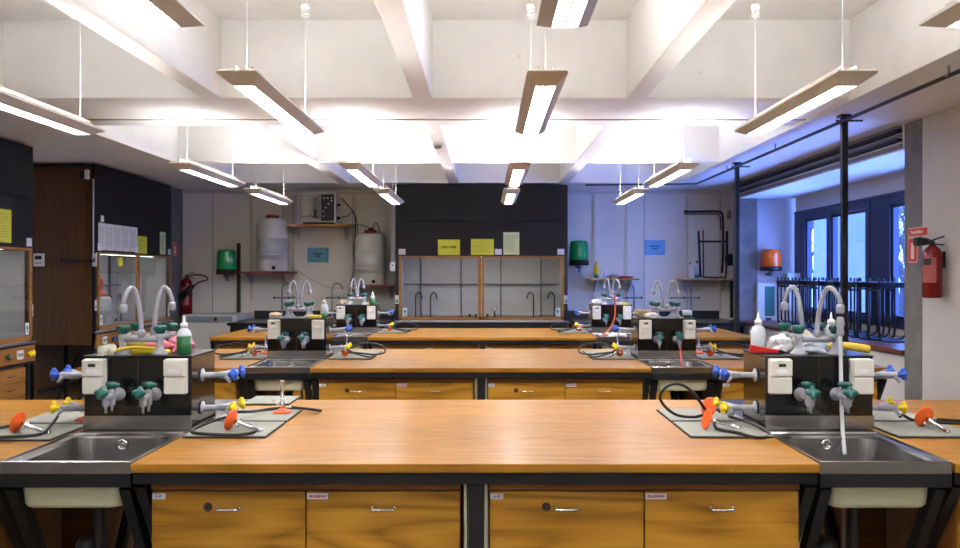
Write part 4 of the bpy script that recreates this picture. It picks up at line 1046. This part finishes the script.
# white console cabinet + dark counters
t = thing('white_cooler', 'low white cabinet with grey control strip in the left back corner', 'cabinet', (-3.68, 11.95, 0))
B(-.36, -.35, .03, .34, .40, .88).build('body', mat('cooler_white', (206, 204, 198), .5), t, .008)
B(-.37, -.36, .88, .36, .41, .975).build('lid', mat('cooler_lid', (196, 196, 194), .5), t, .006)
B(-.30, -.368, .885, .30, -.361, .955).build('control_strip', mat('strip_grey', (130, 138, 140), .4), t)
MB().lathe([(.022, 0), (.018, .018), (0, .019)], (.08, -.368, .92), (0, -1, 0)).build('dial', BLACKM, t)
B(-.30, -.28, 0, .30, .3, .03).build('base', DARK, t)
def counter(x0, x1, label):
    t = thing('back_counter', label, 'counter', ((x0+x1)/2, 11.75, 0)); h = (x1-x0)/2
    B(-h, -.70, .86, h, .60, .90).build('worktop', mat('counter_dark', (44, 44, 48), .25, .5, noise=.3), t, .003)
    B(-h, .60, .86, h, .615, 1.0).build('upstand', mat('counter_dark2', (60, 60, 66), .3, .5, noise=.3), t)
    for x in (-h+.05, h-.05):
        for y in (-.65, .55): B(x-.02, y-.02, .001, x+.02, y+.02, .86).build('leg', BLACKM, t)
    B(-h+.03, -.67, .78, h-.03, -.64, .86).build('rail', BLACKM, t)
    return t
counter(-3.29, -1.26, 'dark counter along the back wall left of the back hood')
counter(1.14, 3.31, 'dark counter along the back wall right of the back hood')
def counter_tap(px, s, label):
    x = bx(px, 12.05)
    t = thing('counter_tap', label, 'tap', (x, 12.05, .9015), 0, 'tall grey taps on the back counters')
    MB().lathe([(.03, 0), (.03, .01), (.014, .02), (.014, .29)], (0, 0, 0)).build('column', mat('tap_grey_dark', (130, 132, 140), .3, .3), t)
    MB().tube([(-.10, 0, .29), (.14*s+.0, 0, .29)], .011, 8).tube([(s*.30, 0, .29), (-.1*s, 0, .29)], .011, 8).build('crossbar', MATS['tap_grey_dark'], t)
    for q in (-.10*s, .10*s, .28*s): knob(t, (q, -.02, .29), (0, -1, 0), GREEN, .018)
    MB().tube(smooth([(0, 0, .29), (0, 0, .40), (s*.03, 0, .47), (s*.08, 0, .49), (s*.13, 0, .46), (s*.145, 0, .40)], 5), .010, 8).build('gooseneck_spout', MATS['tap_grey_dark'], t)
counter_tap(282, 1, 'tall grey tap with crossbar on the left back counter, farther left')
counter_tap(332, 1, 'tall grey tap with crossbar on the left back counter, farther right')
counter_tap(634, -1, 'tall grey tap on the right back counter, nearer the hood')
counter_tap(691, -1, 'tall grey tap on the right back counter, nearer the corner')
t = thing('small_control_box', 'small white box with a switch beside the left edge of the back hood', 'control box', (-1.2305, 11.50, 1.62))
B(-.035, -.05, -.06, .035, -.0, .06).build('case', WHITE, t, .004); B(-.012, -.053, 0, .012, -.05, .03).build('switch', mat('button_grey', (120, 120, 126), .5), t)
MB().tube([(-.005, -.02, .06), (-.005, -.02, 1.10)], .006, 6).build('conduit', MATS['conduit_white'], t)

# small things on the right shelves
zs = bz(278.5, ds)+.001
def small_bottle(px, h, r, m, capm, label, low=None):
    t = thing('cleaner_bottle', label, 'bottle', (bx(px, ds), 12.1, zs))
    MB().lathe([(r*.9, 0), (r, .005), (r, h*.68), (r*.6, h*.8), (r*.4, h*.84)], (0, 0, 0)).build('body', m, t)
    MB().lathe([(r*.45, h*.84), (r*.45, h*.94), (r*.2, h)], (0, 0, 0)).build('cap', capm, t)
    if low: MB().lathe([(r+.001, 0.004), (r+.001, h*.24)], (0, 0, 0)).build('lower_label', low, t)
small_bottle(596.5, .24, .032, YELL, mat('cap_yellow', (220, 214, 90), .5), 'yellow bottle with green foot on the shelf right of the hood', GRNS)
small_bottle(604.7, .14, .026, mat('milky_bottle', (206, 214, 222), .3), WHITE, 'small white squeeze bottle beside the yellow bottle')
small_bottle(690, .23, .022, mat('cream_tube', (236, 230, 220), .5), mat('cap_brown', (110, 70, 40), .5), 'slim cream bottle on the right shelf')
small_bottle(697.2, .25, .036, mat('milky_bottle', (206, 214, 222), .3), mat('cap_dkred', (120, 30, 30), .5), 'white bottle with red cap and teal label on the right shelf', mat('teal_label', (60, 140, 150), .5))
lump('paper_scraps', (bx(613, ds), 12.08, zs), 'crumpled tan wrapper on the shelf right of the small bottles', 'wrapper', MATS['tan_cloth'], (.08, .05, .04), 0, 31, .5)
lump('red_cloth', (bx(625, ds), 12.08, zs), 'crumpled red cloth at the end of the shelf', 'cloth', mat('dull_red', (176, 50, 44), .7), (.11, .05, .025), 0, 32, .5)
# hanging black frames
t = thing('wall_rack', 'bent black tube frame hooked high on the right back wall', 'rack', (0, 0, 0))
F = lambda px, py, d=12.25: (bx(px, d), d, bz(py, d))
mb = MB().tube(smooth([F(684, 211.5), F(700, 211.5), F(718, 211.5), F(722, 214), F(723, 222), F(723, 250), F(722, 273)], 5), .016, 8)
mb.tube(smooth([F(684, 214), F(700, 214), F(716, 214), F(720, 217), F(721, 230)], 4), .009, 6)
mb.build('tube', BLACKM, t); MB().tube([F(686, 212, 12.25), F(686, 212, 12.375)], .012, 8).build('hook', BLACKM, t)
t = thing('bottle_stand', 'black welded frame standing on the right shelf against the wall', 'rack', (0, 0, 0))
DZ = 12.0
F = lambda px, py: (bx(px, DZ), DZ, max(bz(py, DZ), zs+.016))
mb = MB().tube([F(698.5, 231), F(700.5, 276.5)], .016, 8).tube([F(703, 230), F(703.5, 276)], .010, 8).tube(smooth([F(700, 276), F(706, 277.5), F(722, 277.5), F(726, 274), F(726.5, 231)], 4), .012, 8).tube([F(699, 241.5), F(727, 241.5)], .014, 8)
mb.tube([F(727, 231), F(727, 262)], .018, 8)
mb.build('tube', BLACKM, t)
t = thing('motor_block', 'small dark clamp block at the top right of the shelf by the corner', 'clamp', (bx(730.5, 12.2), 12.2, bz(259, 12.2)))
B(-.045, -.05, -.09, .045, .05, .07).build('block', mat('block_navy', (30, 32, 44), .5), t, .006)
MB().tube(smooth([(0, 0, .07), (.02, 0, .15), (.04, .05, .18)]), .008, 6).build('cord', MATS['pale_tube'], t)
B(-.03, .05, -.05, .03, .195, .05).build('wall_bracket', BLACKM, t)
t = thing('wall_outlet', 'small double outlet high in the right back corner', 'outlet', (bx(729, YB), YB-.002, bz(215, YB)))
B(-.03, -.02, -.06, .03, 0, .06).build('case', mat('outlet_grey', (170, 166, 170), .5), t, .003)
MB().lathe([(.018, 0), (.018, .002)], (0, -.02, .028), (0, -1, 0)).lathe([(.018, 0), (.018, .002)], (0, -.02, -.028), (0, -1, 0)).build('socket_hole', mat('socket_grey', (120, 120, 120), .5), t)
t = thing('wall_strut', 'black steel strut below the right shelf by the corner', 'strut', (bx(733, 12.3), 12.33, .9))
B(-.03, -.03, .0, .03, .03, zs-.9-.03).build('strut', BLACKM, t)

# ------------------------------------------------------------------ bay contents
t = thing('beacon_lamp', 'orange beacon lamp on the panel at the end of the window bay', 'beacon', (bx(770.5, 11.4), 11.38, bz(262, 11.4)))
for nm, prof, m in (('lens', [(.128, -.06), (.135, -.05), (.13, .10), (.11, .165), (0, .17)], ORL), ('base', [(.14, -.115), (.14, -.062), (.12, -.058)], BLACKM)):
    MB().lathe(prof, (0, 0, 0), seg=28).build(nm, m, t)
MB().tube([(0, 0, -.116), (0, 0, -.18)], .03, 10).tube([(.0, .0, -.16), (0, .165, -.16)], .02, 8).build('mount', MATS['mount_steel'], t)
t = thing('wall_cabinet', 'cream wall cabinet with green strip at the end of the bay', 'wall cabinet', (bx(769, 11.45), 11.548, bz(303, 11.5)))
B(-.155, -.11, -.27, .155, 0, .27).build('case', mat('cab_cream', (206, 204, 196), .4), t, .006)
B(-.06, -.113, -.17, .07, -.110, .22).build('green_strip', mat('strip_green', (40, 110, 90), .5), t)
B(-.05, -.112, -.255, .03, -.110, -.19).build('vent', mat('vent_brown', (90, 60, 50), .6), t)
t = thing('wall_cabinet', 'low white box beside the cream cabinet behind the stools', 'wall cabinet', (bx(802, 11.3), 11.36, .912))
B(-.20, -.10, 0, .13, .10, .62).build('case', mat('cab_white', (200, 204, 210), .5), t, .006)
B(-.155, -.103, .35, .1, -.101, .36).build('seam', INKG, t)
# cantilever stools nested along the sill
STB = mat('stool_black_tube', (16, 18, 24), .35, .3)
def stool(loc, rz, label):
    t = thing('tube_stool', label, 'stool', loc, rz, 'black tube stools nested on the window sill')
    w_, dp, H = .115, .17, .52
    for s in (-1, 1):
        pts = smooth([(s*w_, -dp, H+.05), (s*w_, -dp, H-.05), (s*w_, -dp, .09), (s*w_, -dp+.02, .03), (s*w_, -dp+.07, .012), (s*w_, dp-.07, .012), (s*w_, dp-.02, .03), (s*w_, dp, .09), (s*w_, dp, H+.05)], 4)
        MB().tube(pts, .0105, 8).build('leg_loop', STB, t)
    MB().tube([(-w_, -dp, H-.06), (w_, -dp, H-.06)], .009, 8).build('crossbar', STB, t)
    MB().tube([(-w_, dp, H-.06), (w_, dp, H-.06)], .009, 8).build('crossbar', STB, t)
    B(-w_-.016, -dp-.015, H-.035, w_+.016, dp+.015, H+.015).build('seat', STB, t, .006)
    return t
sy = [10.72, 10.43, 10.14, 9.85, 9.56, 9.27, 8.98, 8.69, 8.40, 8.11, 7.82]
order = ('farthest', 'second farthest', 'third farthest', 'fourth farthest', 'fifth farthest', 'middle', 'fifth nearest', 'fourth nearest', 'third nearest', 'second nearest', 'nearest')
for k, yy in enumerate(sy):
    rnd = random.Random(k)
    stool((3.84-.018*k+rnd.uniform(-.04, .02)-(.08 if k % 2 else 0), yy, .9115), PI/2+rnd.uniform(-.06, .06), 'black tube stool on the window sill, %s of the row' % order[k])

# stools pushed under the benches, behind the sinks
def floor_stool(x, y, rz, label):
    t = thing('lab_stool', label, 'stool', (x, y, 0), rz, 'lab stools under the benches')
    MB().lathe([(.15, 0), (.165, .008), (.165, .022), (.15, .03), (0, .032)], (0, 0, .52), seg=28).build('seat', mat('stool_seat', (54, 34, 22), .4), t)
    for k in range(4):
        a = k*PI/2+PI/4
        MB().tube([(.11*math.cos(a), .11*math.sin(a), .52), (.2*math.cos(a), .2*math.sin(a), .002)], .012, 8).build('leg', BLACKM, t)
    MB().tube([(.165*math.cos(k*PI/12), .165*math.sin(k*PI/12), .2) for k in range(25)], .009, 6, False).build('foot_ring', BLACKM, t)
for r in range(3):
    for side, x in (('left', (xs1+xs2)/2), ('right', (xs3+xs4)/2)):
        floor_stool(x, ROWY[r]+1.72 if r < 2 else ROWY[r]+1.75, .3, 'dark round stool behind the %s sink of the %s' % (side, ROWN[r]))
